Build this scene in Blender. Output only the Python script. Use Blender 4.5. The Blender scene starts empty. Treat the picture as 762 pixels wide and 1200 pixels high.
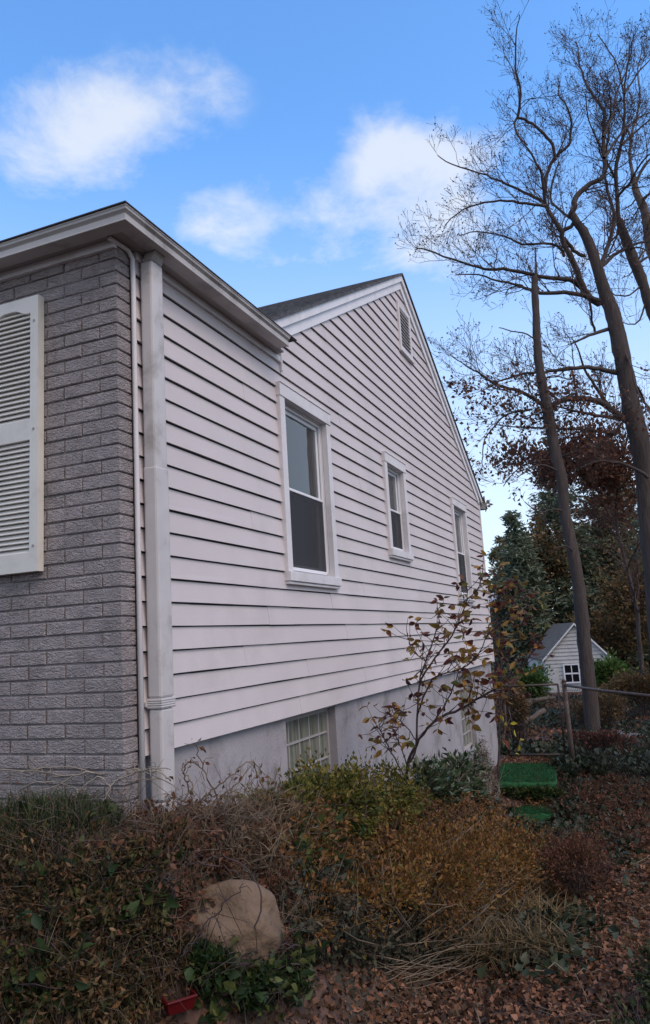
import bpy, math, random
import numpy as np
from mathutils import Vector, Matrix
random.seed(7)
rng = np.random.default_rng(7)
sc = bpy.context.scene
C = sc.collection
R = math.radians

# ------------------------------------------------------------------ camera
YAW, PITCH, ROLL = 0.3818, 0.1663, -0.0598
FPX, PU, PV = 892.0, 381.0, 600.0            # focal length in pixels of a 762 x 1200 frame
CAM = np.array([2.1109, -2.8933, 0.459])
def cam_axes():
    cy, sy, cp, sp = math.cos(YAW), math.sin(YAW), math.cos(PITCH), math.sin(PITCH)
    f = np.array([-sy*cp, cy*cp, sp]); r = np.array([cy, sy, 0.0]); u = np.cross(r, f)
    cr, sr = math.cos(ROLL), math.sin(ROLL)
    return cr*r+sr*u, -sr*r+cr*u, f
RX, UP, FW = cam_axes()
def ray(u, v): return FW + RX*(u-PU)/FPX - UP*(v-PV)/FPX
def pt(u, v, Y):
    d = ray(u, v); return CAM + (Y-CAM[1])/d[1]*d
cd = bpy.data.cameras.new('camera'); cam = bpy.data.objects.new('camera', cd); C.objects.link(cam)
cam.matrix_world = Matrix(((RX[0], UP[0], -FW[0], CAM[0]), (RX[1], UP[1], -FW[1], CAM[1]), (RX[2], UP[2], -FW[2], CAM[2]), (0, 0, 0, 1)))
cd.sensor_fit = 'VERTICAL'; cd.sensor_height = 36; cd.lens = FPX/1200*36
cd.clip_start = .05; cd.clip_end = 3000
sc.camera = cam
sc.view_settings.view_transform = 'Standard'; sc.view_settings.look = 'None'
sc.view_settings.gamma = 1; sc.view_settings.use_curve_mapping = False
sc.view_settings.exposure = 0.0
sc.cycles.max_bounces = 6; sc.cycles.transparent_max_bounces = 12
sc.cycles.use_denoising = True

# ------------------------------------------------------------------ sky
SUN_EL, SUN_AZ = R(48), R(112)              # azimuth measured from +Y towards +X
W = bpy.data.worlds.new('World'); sc.world = W; W.use_nodes = True
nt = W.node_tree; nt.nodes.clear()
def N(t, **k):
    n = nt.nodes.new(t)
    for a, b in k.items(): setattr(n, a, b)
    return n
def Mth(op, a, b=None, c=None, clamp=False):
    n = N('ShaderNodeMath', operation=op); n.use_clamp = clamp
    for i, x in enumerate((a, b, c)):
        if x is None: continue
        if isinstance(x, (int, float)): n.inputs[i].default_value = x
        else: nt.links.new(x, n.inputs[i])
    return n.outputs[0]
out = N('ShaderNodeOutputWorld'); bg = N('ShaderNodeBackground')
bg.inputs['Strength'].default_value = .10
sky = N('ShaderNodeTexSky', sky_type='NISHITA'); sky.sun_disc = False
sky.sun_elevation = SUN_EL; sky.sun_rotation = SUN_AZ
sky.altitude = 0; sky.air_density = 1.0; sky.dust_density = .3; sky.ozone_density = 2.0
tint = N('ShaderNodeMix', data_type='RGBA', blend_type='MULTIPLY'); tint.inputs[0].default_value = 1
nt.links.new(sky.outputs[0], tint.inputs[6]); tint.inputs[7].default_value = (1.95, 2.9, 3.6, 1)
geo = N('ShaderNodeTexCoord')
dirv = geo.outputs['Generated']
def vdot(v):
    n = N('ShaderNodeVectorMath', operation='DOT_PRODUCT'); nt.links.new(dirv, n.inputs[0])
    n.inputs[1].default_value = tuple(v); return n.outputs['Value']
sep = N('ShaderNodeSeparateXYZ'); nt.links.new(dirv, sep.inputs[0])
# wispy cumulus: noise shaped by a few soft banks in the sky
warp = N('ShaderNodeTexNoise'); warp.inputs['Scale'].default_value = 3.0; warp.inputs['Detail'].default_value = 3
nt.links.new(dirv, warp.inputs['Vector'])
wm = N('ShaderNodeMix', data_type='VECTOR'); wm.inputs[0].default_value = .12
nt.links.new(dirv, wm.inputs[4]); nt.links.new(warp.outputs['Color'], wm.inputs[5])
mp = N('ShaderNodeMapping'); mp.inputs['Scale'].default_value = (1, 1, 1.9); mp.inputs['Location'].default_value = (3.3, 1.2, .7)
nt.links.new(wm.outputs[1], mp.inputs['Vector'])
nz = N('ShaderNodeTexNoise'); nz.inputs['Scale'].default_value = 6.5; nz.inputs['Detail'].default_value = 12; nz.inputs['Roughness'].default_value = .62
nt.links.new(mp.outputs[0], nz.inputs['Vector'])
banks = [((95, 135), 1300, .55), ((175, 125), 1300, .5), ((245, 95), 1900, .4), ((130, 185), 1400, .4), ((25, 160), 1200, .42), ((285, 262), 1700, .75), ((365, 270), 1300, .5), ((240, 258), 2200, .4),
         ((430, 205), 1300, .45), ((490, 185), 900, .6), ((500, 265), 700, .5), ((640, 300), 160, .30)]
tot = None
for (u, v), k, a in banks:
    d = ray(u, v); d = d/np.linalg.norm(d)
    e = Mth('MULTIPLY', Mth('SUBTRACT', vdot(d), 1.0), k/1.9)
    g = Mth('MULTIPLY', Mth('EXPONENT', e), a)
    tot = g if tot is None else Mth('ADD', tot, g)
tot = Mth('MINIMUM', tot, .75)
inview = Mth('MULTIPLY', Mth('ADD', tot, Mth('MULTIPLY', Mth('SUBTRACT', nz.outputs['Fac'], .5), 2.3)), 1.0)
m1 = N('ShaderNodeMapRange', interpolation_type='SMOOTHSTEP'); m1.inputs[1].default_value = .12; m1.inputs[2].default_value = .95
nt.links.new(inview, m1.inputs[0])
gate = N('ShaderNodeMapRange', interpolation_type='SMOOTHSTEP'); gate.inputs[1].default_value = .02; gate.inputs[2].default_value = .25
nt.links.new(tot, gate.inputs[0])
c1 = Mth('MULTIPLY', Mth('MULTIPLY', m1.outputs[0], gate.outputs[0]), .8)
# unseen cloud deck added right of and behind the photographer to light the walls
bk = N('ShaderNodeMapRange', interpolation_type='SMOOTHSTEP'); bk.inputs[1].default_value = .05; bk.inputs[2].default_value = .65
nt.links.new(vdot(Vector((.58, -.80, .12)).normalized()), bk.inputs[0])
c2 = Mth('MULTIPLY', bk.outputs[0], .9)
hz = N('ShaderNodeMapRange', interpolation_type='SMOOTHSTEP'); hz.inputs[1].default_value = .62; hz.inputs[2].default_value = .05; hz.inputs[4].default_value = .80
nt.links.new(sep.outputs[2], hz.inputs[0])
sd_ = N('ShaderNodeMapRange', interpolation_type='SMOOTHSTEP'); sd_.inputs[1].default_value = .80; sd_.inputs[2].default_value = .97; sd_.inputs[4].default_value = .8  # unseen cloud bank added right of frame to brighten the pane reflections
nt.links.new(vdot(Vector((.66, .72, .22)).normalized()), sd_.inputs[0])
cf = Mth('MAXIMUM', Mth('MAXIMUM', Mth('MAXIMUM', c1, c2), sd_.outputs[0]), hz.outputs[0], clamp=True)
mx = N('ShaderNodeMix', data_type='RGBA'); nt.links.new(cf, mx.inputs[0]); nt.links.new(tint.outputs[2], mx.inputs[6])
mx.inputs[7].default_value = (8.8, 9.2, 9.9, 1)
nt.links.new(mx.outputs[2], bg.inputs[0]); nt.links.new(bg.outputs[0], out.inputs[0])
# ------------------------------------------------------------------ sun
sd = bpy.data.lights.new('sun', 'SUN'); sd.energy = 1.75; sd.angle = R(35); sd.color = (1, .80, .66)
sun = bpy.data.objects.new('sun', sd); C.objects.link(sun)
sdir = Vector((math.sin(SUN_AZ)*math.cos(SUN_EL), math.cos(SUN_AZ)*math.cos(SUN_EL), math.sin(SUN_EL)))
sun.rotation_euler = sdir.to_track_quat('Z', 'Y').to_euler(); sun.location = (10, -5, 12)

# ------------------------------------------------------------------ materials
def mat(name, col, rough=.6, var=.12, vscale=3.0, bump=0.0, bscale=40.0, streak=False, spec=.3, metallic=0.0, dirt=None, dscale=1.2, damt=.5):
    m = bpy.data.materials.new(name); m.use_nodes = True; t = m.node_tree; b = t.nodes['Principled BSDF']; L = t.links
    b.inputs['Roughness'].default_value = rough; b.inputs['Specular IOR Level'].default_value = spec; b.inputs['Metallic'].default_value = metallic
    tc = t.nodes.new('ShaderNodeTexCoord'); mp = t.nodes.new('ShaderNodeMapping'); L.new(tc.outputs['Object'], mp.inputs[0])
    if streak: mp.inputs['Scale'].default_value = (6, 6, .5)
    n = t.nodes.new('ShaderNodeTexNoise'); n.inputs['Scale'].default_value = vscale; n.inputs['Detail'].default_value = 6; L.new(mp.outputs[0], n.inputs['Vector'])
    r = t.nodes.new('ShaderNodeValToRGB'); L.new(n.outputs['Fac'], r.inputs[0])
    r.color_ramp.elements[0].position = .3; r.color_ramp.elements[1].position = .7
    r.color_ramp.elements[0].color = [c*(1-var) for c in col]+[1]; r.color_ramp.elements[1].color = [min(1, c*(1+var)) for c in col]+[1]
    cur = r.outputs[0]
    if dirt:
        n3 = t.nodes.new('ShaderNodeTexNoise'); n3.inputs['Scale'].default_value = dscale; n3.inputs['Detail'].default_value = 9; n3.inputs['Roughness'].default_value = .65; L.new(mp.outputs[0], n3.inputs['Vector'])
        mr = t.nodes.new('ShaderNodeMapRange'); mr.interpolation_type = 'SMOOTHSTEP'; mr.inputs[1].default_value = .48; mr.inputs[2].default_value = .72; mr.inputs[4].default_value = damt; L.new(n3.outputs['Fac'], mr.inputs[0])
        x = t.nodes.new('ShaderNodeMix'); x.data_type = 'RGBA'; L.new(mr.outputs[0], x.inputs[0]); L.new(cur, x.inputs[6]); x.inputs[7].default_value = (*dirt, 1); cur = x.outputs[2]
    L.new(cur, b.inputs['Base Color'])
    if bump:
        n2 = t.nodes.new('ShaderNodeTexNoise'); n2.inputs['Scale'].default_value = bscale; n2.inputs['Detail'].default_value = 5; L.new(tc.outputs['Object'], n2.inputs['Vector'])
        bm = t.nodes.new('ShaderNodeBump'); bm.inputs['Strength'].default_value = bump; bm.inputs['Distance'].default_value = .01
        L.new(n2.outputs['Fac'], bm.inputs['Height']); L.new(bm.outputs[0], b.inputs['Normal'])
    return m
def leafmat(name, cols, rough=.6, trans=.25, patch=.35, pscale=2.5, spec=.25):
    """colour differs leaf by leaf (random per island) with broad patches of drift"""
    m = bpy.data.materials.new(name); m.use_nodes = True; t = m.node_tree; L = t.links; b = t.nodes['Principled BSDF']
    b.inputs['Roughness'].default_value = rough; b.inputs['Specular IOR Level'].default_value = spec
    g = t.nodes.new('ShaderNodeNewGeometry'); r = t.nodes.new('ShaderNodeValToRGB')
    tc = t.nodes.new('ShaderNodeTexCoord'); n = t.nodes.new('ShaderNodeTexNoise'); n.inputs['Scale'].default_value = pscale; n.inputs['Detail'].default_value = 3
    L.new(tc.outputs['Object'], n.inputs['Vector'])
    a = t.nodes.new('ShaderNodeMath'); a.operation = 'MULTIPLY_ADD'; L.new(n.outputs['Fac'], a.inputs[0]); a.inputs[1].default_value = patch*2.2; a.inputs[2].default_value = -patch*1.1
    s = t.nodes.new('ShaderNodeMath'); s.operation = 'ADD'; s.use_clamp = True; L.new(g.outputs['Random Per Island'], s.inputs[0]); L.new(a.outputs[0], s.inputs[1])
    L.new(s.outputs[0], r.inputs[0])
    e = r.color_ramp.elements
    while len(e) < len(cols): e.new(.5)
    for i, c in enumerate(cols): e[i].position = i/(len(cols)-1); e[i].color = (*c, 1)
    L.new(r.outputs[0], b.inputs['Base Color'])
    tr = t.nodes.new('ShaderNodeBsdfTranslucent'); L.new(r.outputs[0], tr.inputs[0])
    mxs = t.nodes.new('ShaderNodeMixShader'); mxs.inputs[0].default_value = trans; L.new(b.outputs[0], mxs.inputs[1]); L.new(tr.outputs[0], mxs.inputs[2])
    L.new(mxs.outputs[0], t.nodes['Material Output'].inputs[0])
    return m
M = {}
M['siding'] = mat('siding_vinyl', (.58, .52, .525), .5, .05, 1.4, .10, 90, dirt=(.42, .375, .37), dscale=1.3, damt=.38)
M['trim'] = mat('trim_white', (.66, .63, .65), .5, .05, 4, .05, 60, dirt=(.45, .41, .38), dscale=5, damt=.45)
M['rake'] = mat('rake_white', (.74, .73, .77), .5, .05, 3, .05, 30, dirt=(.5, .48, .48), dscale=2, damt=.5)
M['sash'] = mat('sash_vinyl', (.74, .73, .76), .4, .04, 6)
M['gutter'] = mat('gutter_paint', (.45, .42, .41), .4, .12, 2.5, .08, 20, dirt=(.20, .175, .16), dscale=3.5, damt=.75)
M['soffit'] = mat('soffit_paint', (.33, .295, .28), .6, .08, 3, .05, 30, dirt=(.30, .27, .25), dscale=4, damt=.5)
M['spout'] = mat('downspout_paint', (.53, .50, .505), .45, .07, 5, .08, 14, dirt=(.27, .24, .22), dscale=6, damt=.7)
M['stucco'] = mat('foundation_paint', (.35, .325, .345), .8, .10, 2.2, .35, 60, dirt=(.17, .15, .145), dscale=2.6, damt=.85)
M['shutter'] = mat('shutter_plastic', (.66, .63, .59), .45, .05, 4, .04, 50, dirt=(.42, .40, .37), dscale=7, damt=.35)
M['shingle'] = mat('shingles', (.085, .085, .095), .9, .35, 18, .6, 60, dirt=(.16, .15, .14), dscale=5, damt=.5)
M['edge'] = mat('roof_edge', (.06, .05, .05), .8, .2, 9)
M['dark'] = mat('interior_dark', (.035, .034, .036), .9, .2, 4)
M['curtain'] = mat('curtain_cloth', (.80, .80, .76), .9, .10, 3, .3, 20, streak=True)
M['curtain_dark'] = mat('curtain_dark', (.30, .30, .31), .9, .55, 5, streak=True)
M['steel'] = mat('window_steel', (.38, .36, .36), .6, .1, 9, dirt=(.3, .25, .22), dscale=9, damt=.5)
M['galv'] = mat('galvanised', (.085, .065, .06), .6, .3, 12, .1, 40, metallic=.3, dirt=(.10, .05, .035), dscale=8, damt=.8)
M['wire'] = mat('fence_wire', (.045, .035, .032), .7, .3, 12)
M['bark'] = mat('bark_grey_brown', (.068, .053, .050), .95, .35, 6, 1.0, 22, streak=True, dirt=(.055, .045, .045), dscale=4, damt=.8)
M['bark2'] = mat('bark_pale', (.13, .105, .09), .95, .3, 6, .8, 22, streak=True)
M['twig'] = mat('twigs', (.085, .055, .05), .9, .3, 4)
M['stem'] = mat('stems_tan', (.16, .12, .085), .85, .4, 14)
M['stemd'] = mat('stems_dark', (.065, .045, .045), .8, .3, 14)
M['vine'] = mat('stems_pale', (.27, .23, .19), .85, .3, 14)
M['stone'] = mat('tan_stone', (.17, .115, .078), .95, .3, 9, 1.0, 45, dirt=(.07, .055, .04), dscale=9, damt=.85)
M['rock'] = mat('grey_rock', (.13, .12, .12), .95, .3, 6, .7, 20)
M['turf'] = mat('green_turf_carpet', (.022, .10, .038), .95, .45, 30, .6, 160, dirt=(.03, .05, .022), dscale=9, damt=.8)
M['log'] = mat('weathered_log', (.11, .085, .07), .95, .3, 7, .8, 25)
M['red'] = mat('red_plastic', (.09, .005, .007), .4, .15, 5)
M['shedwall'] = mat('shed_clapboard', (.50, .48, .47), .7, .08, 3, dirt=(.36, .35, .36), dscale=2, damt=.5)
M['shedroof'] = mat('shed_roof', (.13, .105, .085), 1.0, .25, 5, .4, 20)
M['redbrick'] = mat('red_brick_wall', (.17, .055, .04), .9, .25, 8)
M['paleroof'] = mat('pale_roof', (.42, .41, .44), .9, .15, 4)

def brick_mat():
    m = mat('painted_brick', (.34, .295, .295), .72, .15, 5, 0, spec=.35, dirt=(.21, .18, .18), dscale=9, damt=.6)
    t = m.node_tree; L = t.links; b = t.nodes['Principled BSDF']; tc = t.nodes['Texture Coordinate']
    mp = t.nodes.new('ShaderNodeMapping'); mp.inputs['Scale'].default_value = (1, 1, 2.0); L.new(tc.outputs['Object'], mp.inputs[0])
    n = t.nodes.new('ShaderNodeTexNoise'); n.inputs['Scale'].default_value = 26; n.inputs['Detail'].default_value = 6; n.inputs['Distortion'].default_value = 2.5; L.new(mp.outputs[0], n.inputs['Vector'])
    n2 = t.nodes.new('ShaderNodeTexNoise'); n2.inputs['Scale'].default_value = 160; n2.inputs['Detail'].default_value = 3; L.new(tc.outputs['Object'], n2.inputs['Vector'])
    a = t.nodes.new('ShaderNodeMath'); a.operation = 'MULTIPLY_ADD'; L.new(n2.outputs['Fac'], a.inputs[0]); a.inputs[1].default_value = .25; L.new(n.outputs['Fac'], a.inputs[2])
    bm = t.nodes.new('ShaderNodeBump'); bm.inputs['Strength'].default_value = 1.0; bm.inputs['Distance'].default_value = .022; L.new(a.outputs[0], bm.inputs['Height']); L.new(bm.outputs[0], b.inputs['Normal'])
    return m
M['brick'] = brick_mat()
M['mortar'] = mat('shaded_mortar', (.25, .22, .22), .85, .15, 12, .5, 90)  # same paint as the brick, colour darkened for shade in the joints
def glass_mat(name, f=.9, tintc=(.75, .80, .80)):
    m = bpy.data.materials.new(name); m.use_nodes = True; t = m.node_tree; L = t.links; t.nodes.clear()
    o = t.nodes.new('ShaderNodeOutputMaterial'); tr = t.nodes.new('ShaderNodeBsdfTransparent'); tr.inputs[0].default_value = (*tintc, 1)
    gl = t.nodes.new('ShaderNodeBsdfGlossy'); gl.inputs['Roughness'].default_value = .012
    fr = t.nodes.new('ShaderNodeFresnel'); fr.inputs[0].default_value = 1.6
    n = t.nodes.new('ShaderNodeTexNoise'); n.inputs['Scale'].default_value = 3; bm = t.nodes.new('ShaderNodeBump'); bm.inputs['Strength'].default_value = .12; bm.inputs['Distance'].default_value = .02
    L.new(n.outputs['Fac'], bm.inputs['Height']); L.new(bm.outputs[0], gl.inputs['Normal'])
    mu = t.nodes.new('ShaderNodeMath'); mu.operation = 'MULTIPLY'; mu.inputs[1].default_value = f*1.6; mu.use_clamp = True; L.new(fr.outputs[0], mu.inputs[0])
    mx = t.nodes.new('ShaderNodeMixShader'); L.new(mu.outputs[0], mx.inputs[0]); L.new(tr.outputs[0], mx.inputs[1]); L.new(gl.outputs[0], mx.inputs[2]); L.new(mx.outputs[0], o.inputs[0])
    return m
M['glass'] = glass_mat('window_glass')
M['bglass'] = mat('lit_curtain_pane', (.17, .18, .145), .12, .45, 9, .15, 12, streak=True, spec=.6, dirt=(.30, .30, .26), dscale=3, damt=.8)  # opaque pane colour stands in for the lit curtain behind the glass
def screen_mat():
    m = bpy.data.materials.new('insect_screen'); m.use_nodes = True; t = m.node_tree; b = t.nodes['Principled BSDF']
    b.inputs['Base Color'].default_value = (.035, .033, .038, 1); b.inputs['Alpha'].default_value = .58; b.inputs['Roughness'].default_value = .7
    return m
M['screen'] = screen_mat()

# ------------------------------------------------------------------ object helpers
WL = {}
def tag(o, label=None, cat=None, group=None, kind=None):
    if label: o['label'] = label
    if cat: o['category'] = cat
    if group: o['group'] = group
    if kind: o['kind'] = kind
    return o
def thing(name, loc, label, cat, group=None, rotz=0):
    o = bpy.data.objects.new(name, None); o.empty_display_size = .2; C.objects.link(o); o.location = loc; o.rotation_euler = (0, 0, rotz)
    WL[o.name] = Vector(loc); return tag(o, label, cat, group)
def link(name, me, m, parent=None, local=False):
    o = bpy.data.objects.new(name, me); C.objects.link(o)
    if m: me.materials.append(m)
    if parent is not None:
        o.parent = parent
        if not local: o.location = -WL[parent.name]; WL[o.name] = Vector((0, 0, 0))
        else: WL[o.name] = WL[parent.name]
    else: WL[o.name] = Vector((0, 0, 0))
    return o
def arr_mesh(name, V, F, smooth=False):
    me = bpy.data.meshes.new(name); V = np.asarray(V, dtype=np.float32); F = np.asarray(F, dtype=np.int32); n, k = F.shape
    me.vertices.add(len(V)); me.vertices.foreach_set('co', V.ravel())
    me.loops.add(n*k); me.loops.foreach_set('vertex_index', F.ravel())
    me.polygons.add(n); me.polygons.foreach_set('loop_start', np.arange(0, n*k, k, dtype=np.int32)); me.polygons.foreach_set('loop_total', np.full(n, k, dtype=np.int32))
    if smooth: me.polygons.foreach_set('use_smooth', np.ones(n, dtype=bool))
    me.update(calc_edges=True); me.validate(); return me
class MB:
    def __init__(s): s.v = []; s.f = []
    def add(s, vs, fs):
        k = len(s.v); s.v += [tuple(v) for v in vs]; s.f += [tuple(i+k for i in f) for f in fs]
    def box(s, x0, x1, y0, y1, z0, z1, j=0):
        vs = [(x, y, z) for z in (z0, z1) for y in (y0, y1) for x in (x0, x1)]
        if j: vs = [(a+random.uniform(-j, j), b+random.uniform(-j, j), c+random.uniform(-j, j)) for a, b, c in vs]
        s.add(vs, [(0, 2, 3, 1), (4, 5, 7, 6), (0, 1, 5, 4), (2, 6, 7, 3), (0, 4, 6, 2), (1, 3, 7, 5)])
    def hexa(s, a, b):
        """a, b: matching polygons (n points); closes them into a prism"""
        n = len(a); s.add(list(a)+list(b), [tuple(range(n))[::-1], tuple(range(n, 2*n))]+[(i, (i+1) % n, (i+1) % n+n, i+n) for i in range(n)])
    def quad(s, *p): s.add(p, [tuple(range(len(p)))])
    def tube(s, P, r, n=8, cap=True):
        V, F = tube_arr(P, r, n); k = len(s.v); s.v += [tuple(v) for v in V]; s.f += [tuple(int(i)+k for i in f) for f in F]
        if cap: s.f.append(tuple(range(k, k+n))[::-1]); s.f.append(tuple(range(len(s.v)-n, len(s.v))))
    def build(s, name, m, parent=None, local=False, bevel=0, smooth=False):
        me = bpy.data.meshes.new(name); me.from_pydata(s.v, [], s.f); me.update()
        if smooth:
            for p in me.polygons: p.use_smooth = True
        o = link(name, me, m, parent, local)
        if bevel:
            b = o.modifiers.new('bevel', 'BEVEL'); b.width = bevel; b.segments = 2; b.limit_method = 'ANGLE'; b.angle_limit = R(40)
        return o
def tube_arr(P, r, n):
    P = np.asarray(P, float); m = len(P); r = np.broadcast_to(np.asarray(r, float), (m,))
    T = np.gradient(P, axis=0); T /= np.linalg.norm(T, axis=1)[:, None]+1e-9
    a = np.array([0, 0, 1.0]) if abs(T[0][2]) < .9 else np.array([1.0, 0, 0])
    U = np.cross(T, a); U /= np.linalg.norm(U, axis=1)[:, None]+1e-9; Wv = np.cross(T, U)
    th = np.arange(n)*2*math.pi/n
    V = P[:, None, :]+r[:, None, None]*(np.cos(th)[None, :, None]*U[:, None, :]+np.sin(th)[None, :, None]*Wv[:, None, :])
    i = np.arange(m-1)[:, None]*n; j = np.arange(n)[None, :]; j2 = (j+1) % n
    F = np.stack([i+j, i+j2, i+j2+n, i+j+n], -1).reshape(-1, 4)
    return V.reshape(-1, 3), F
class TB:
    """many tubes in one mesh, numpy"""
    def __init__(s): s.V = []; s.F = []; s.k = 0
    def tube(s, P, r, n=4):
        V, F = tube_arr(P, r, n); s.V.append(V); s.F.append(F+s.k); s.k += len(V)
    def build(s, name, m, parent=None, local=False, smooth=True):
        return link(name, arr_mesh(name, np.concatenate(s.V), np.concatenate(s.F), smooth), m, parent, local)
def unit(a): return a/(np.linalg.norm(a, axis=-1, keepdims=True)+1e-9)
def leaf_arr(P, D, size, wid=.45, fold=.18, curl=.15, r=rng, size_hi=False):
    """P base points, D growing directions; a folded pointed leaf each"""
    n = len(P); D = unit(D); A = unit(r.normal(size=(n, 3))); S = unit(np.cross(D, A)); Nn = np.cross(S, D)
    L = np.broadcast_to(np.asarray(size, float), (n,))[:, None]; w = L*wid*.5*(.8+.4*r.random((n, 1)))
    cr = curl*L*r.normal(size=(n, 1))
    b = P; mid = P+D*L*.45+Nn*0; l = mid+S*w+Nn*L*fold; rr = mid-S*w+Nn*L*fold; t = P+D*L+Nn*cr
    if size_hi:
        w = w*1.05; c_ = lambda f, k, q: P+D*L*f+S*w*k+Nn*(L*fold*abs(k)+cr*f*f*q)
        V = np.stack([b, c_(.5, 0, 1), c_(.18, .62, 1), c_(.42, 1, 1), c_(.72, .68, 1), t, c_(.72, -.68, 1), c_(.42, -1, 1), c_(.18, -.62, 1)], 1).reshape(-1, 3)
        k = (np.arange(n)*9)[:, None]
        F = np.concatenate([k+np.array([[1, a, a+1 if a < 8 else 0]]) for a in range(2, 9)]+[k+np.array([[1, 0, 2]])])
        return V, F
    V = np.stack([b, mid, l, rr, t], 1).reshape(-1, 3)
    k = (np.arange(n)*5)[:, None]
    F = np.concatenate([k+np.array(f)[None] for f in [(0, 1, 2), (2, 1, 4), (0, 3, 1), (3, 4, 1)]])
    return V, F
def leaves(name, P, D, size, m, parent=None, wid=.45, fold=.18, curl=.15, hi=False):
    V, F = leaf_arr(P, D, size, wid, fold, curl, size_hi=hi)
    return link(name, arr_mesh(name, V, F), m, parent)
def blob_pts(c, rad, n, shell=.55, clumps=0, cs=.25, up=.3):
    """points in an uneven ellipsoid: clumped, denser outside"""
    c = np.array(c, float); rad = np.array(rad, float)
    if clumps:
        cc = unit(rng.normal(size=(clumps, 3)))*(shell+(1-shell)*rng.random((clumps, 1)))
        i = rng.integers(0, clumps, n); q = cc[i]+rng.normal(size=(n, 3))*cs*(.5+rng.random((clumps, 1))[i])
    else:
        q = unit(rng.normal(size=(n, 3)))*(shell+(1-shell)*rng.random((n, 1)))
    P = c+q*rad; D = unit(q/np.maximum(rad, .01))+rng.normal(size=(n, 3))*.7+np.array([0, 0, up]); return P, D

# ------------------------------------------------------------------ ground
def sm(a, b, x):
    t = np.clip((x-a)/(b-a), 0, 1); return t*t*(3-2*t)
def zg(x, y):
    x = np.asarray(x, float); y = np.asarray(y, float)
    base = np.interp(y, [-30, -3, 0, 3, 6, 8.5, 12, 25, 60, 400], [-1.1, -1.15, -1.12, -1.32, -1.62, -1.52, -1.62, -1.78, -2.4, -3.5])
    base = base+.35*sm(3.0, 9, x)*sm(-2, 6, y)
    wall = np.interp(y, [-2, 0, 2, 4, 6.2, 7.0, 8.6, 11], [-.24, -.27, -.62, -.95, -1.4, -1.52, -1.40, -1.5])
    dx = np.maximum(x, 0); dy = np.maximum(-.1-y, 0); d = np.sqrt(dx*dx+dy*dy)
    dd = np.maximum(d, np.maximum(y-9, 0)*.4)
    k = sm(.34, .98, dd)
    z = wall*(1-k)+base*k
    z = z-.34*np.exp(-((x-.62)/.36)**2-((y-6.15)/.62)**2)*sm(.05, .3, x)
    z = z+.035*np.sin(x*3.1+y*1.7)*np.sin(y*2.3-x)*sm(0, 1, d)+.02*np.sin(x*7.7)*np.sin(y*6.1)
    return z
def grow(a, b, h, far, f=1.35):
    c = list(np.arange(a, b+1e-6, h)); s = h
    while c[-1] < far: s *= f; c.append(c[-1]+s)
    s = h
    while c[0] > -far: s *= f; c.insert(0, c[0]-s)
    return np.array(c)
gx = grow(-3, 5, .09, 900); gy = grow(-4, 10, .1, 900)
X, Y = np.meshgrid(gx, gy); Z = zg(X, Y)
nx, ny = len(gx), len(gy); idx = np.arange(nx*ny).reshape(ny, nx)
F = np.stack([idx[:-1, :-1], idx[:-1, 1:], idx[1:, 1:], idx[1:, :-1]], -1).reshape(-1, 4)
def ground_mat():
    m = bpy.data.materials.new('leafy_soil'); m.use_nodes = True; t = m.node_tree; L = t.links; b = t.nodes['Principled BSDF']; b.inputs['Roughness'].default_value = .95
    tc = t.nodes.new('ShaderNodeTexCoord')
    v = t.nodes.new('ShaderNodeTexVoronoi'); v.inputs['Scale'].default_value = 24; L.new(tc.outputs['Object'], v.inputs['Vector'])
    sp = t.nodes.new('ShaderNodeSeparateColor'); L.new(v.outputs['Color'], sp.inputs[0])
    r = t.nodes.new('ShaderNodeValToRGB'); L.new(sp.outputs[0], r.inputs[0]); e = r.color_ramp.elements
    e[0].color = (.025, .017, .014, 1); e[1].color = (.12, .062, .045, 1); k = e.new(.5); k.color = (.06, .035, .027, 1)
    n = t.nodes.new('ShaderNodeTexNoise'); n.inputs['Scale'].default_value = .7; n.inputs['Detail'].default_value = 8; L.new(tc.outputs['Object'], n.inputs['Vector'])
    mr = t.nodes.new('ShaderNodeMapRange'); mr.inputs[1].default_value = .5; mr.inputs[2].default_value = .68; L.new(n.outputs['Fac'], mr.inputs[0])
    x = t.nodes.new('ShaderNodeMix'); x.data_type = 'RGBA'; L.new(mr.outputs[0], x.inputs[0]); L.new(r.outputs[0], x.inputs[6]); x.inputs[7].default_value = (.035, .042, .020, 1)
    L.new(x.outputs[2], b.inputs['Base Color'])
    bm = t.nodes.new('ShaderNodeBump'); bm.inputs['Strength'].default_value = .8; bm.inputs['Distance'].default_value = .02; L.new(v.outputs['Distance'], bm.inputs['Height']); L.new(bm.outputs[0], b.inputs['Normal'])
    return m
g = link('ground', arr_mesh('ground', np.stack([X, Y, Z], -1).reshape(-1, 3), F, True), ground_mat()); tag(g, kind='structure')

# ------------------------------------------------------------------ the house
E = .1143                                       # one siding course
YE = 8.66                                       # far corner of the side wall
YA, ZA, SL = 5.02, 4.52, .54                    # apex and slope of the main roof
def rz(y): return ZA-SL*abs(y-YA)
house = thing('house', (-3, 4, -.3), 'gabled house with pale siding, painted grey brick front and basement windows', 'house')
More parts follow.
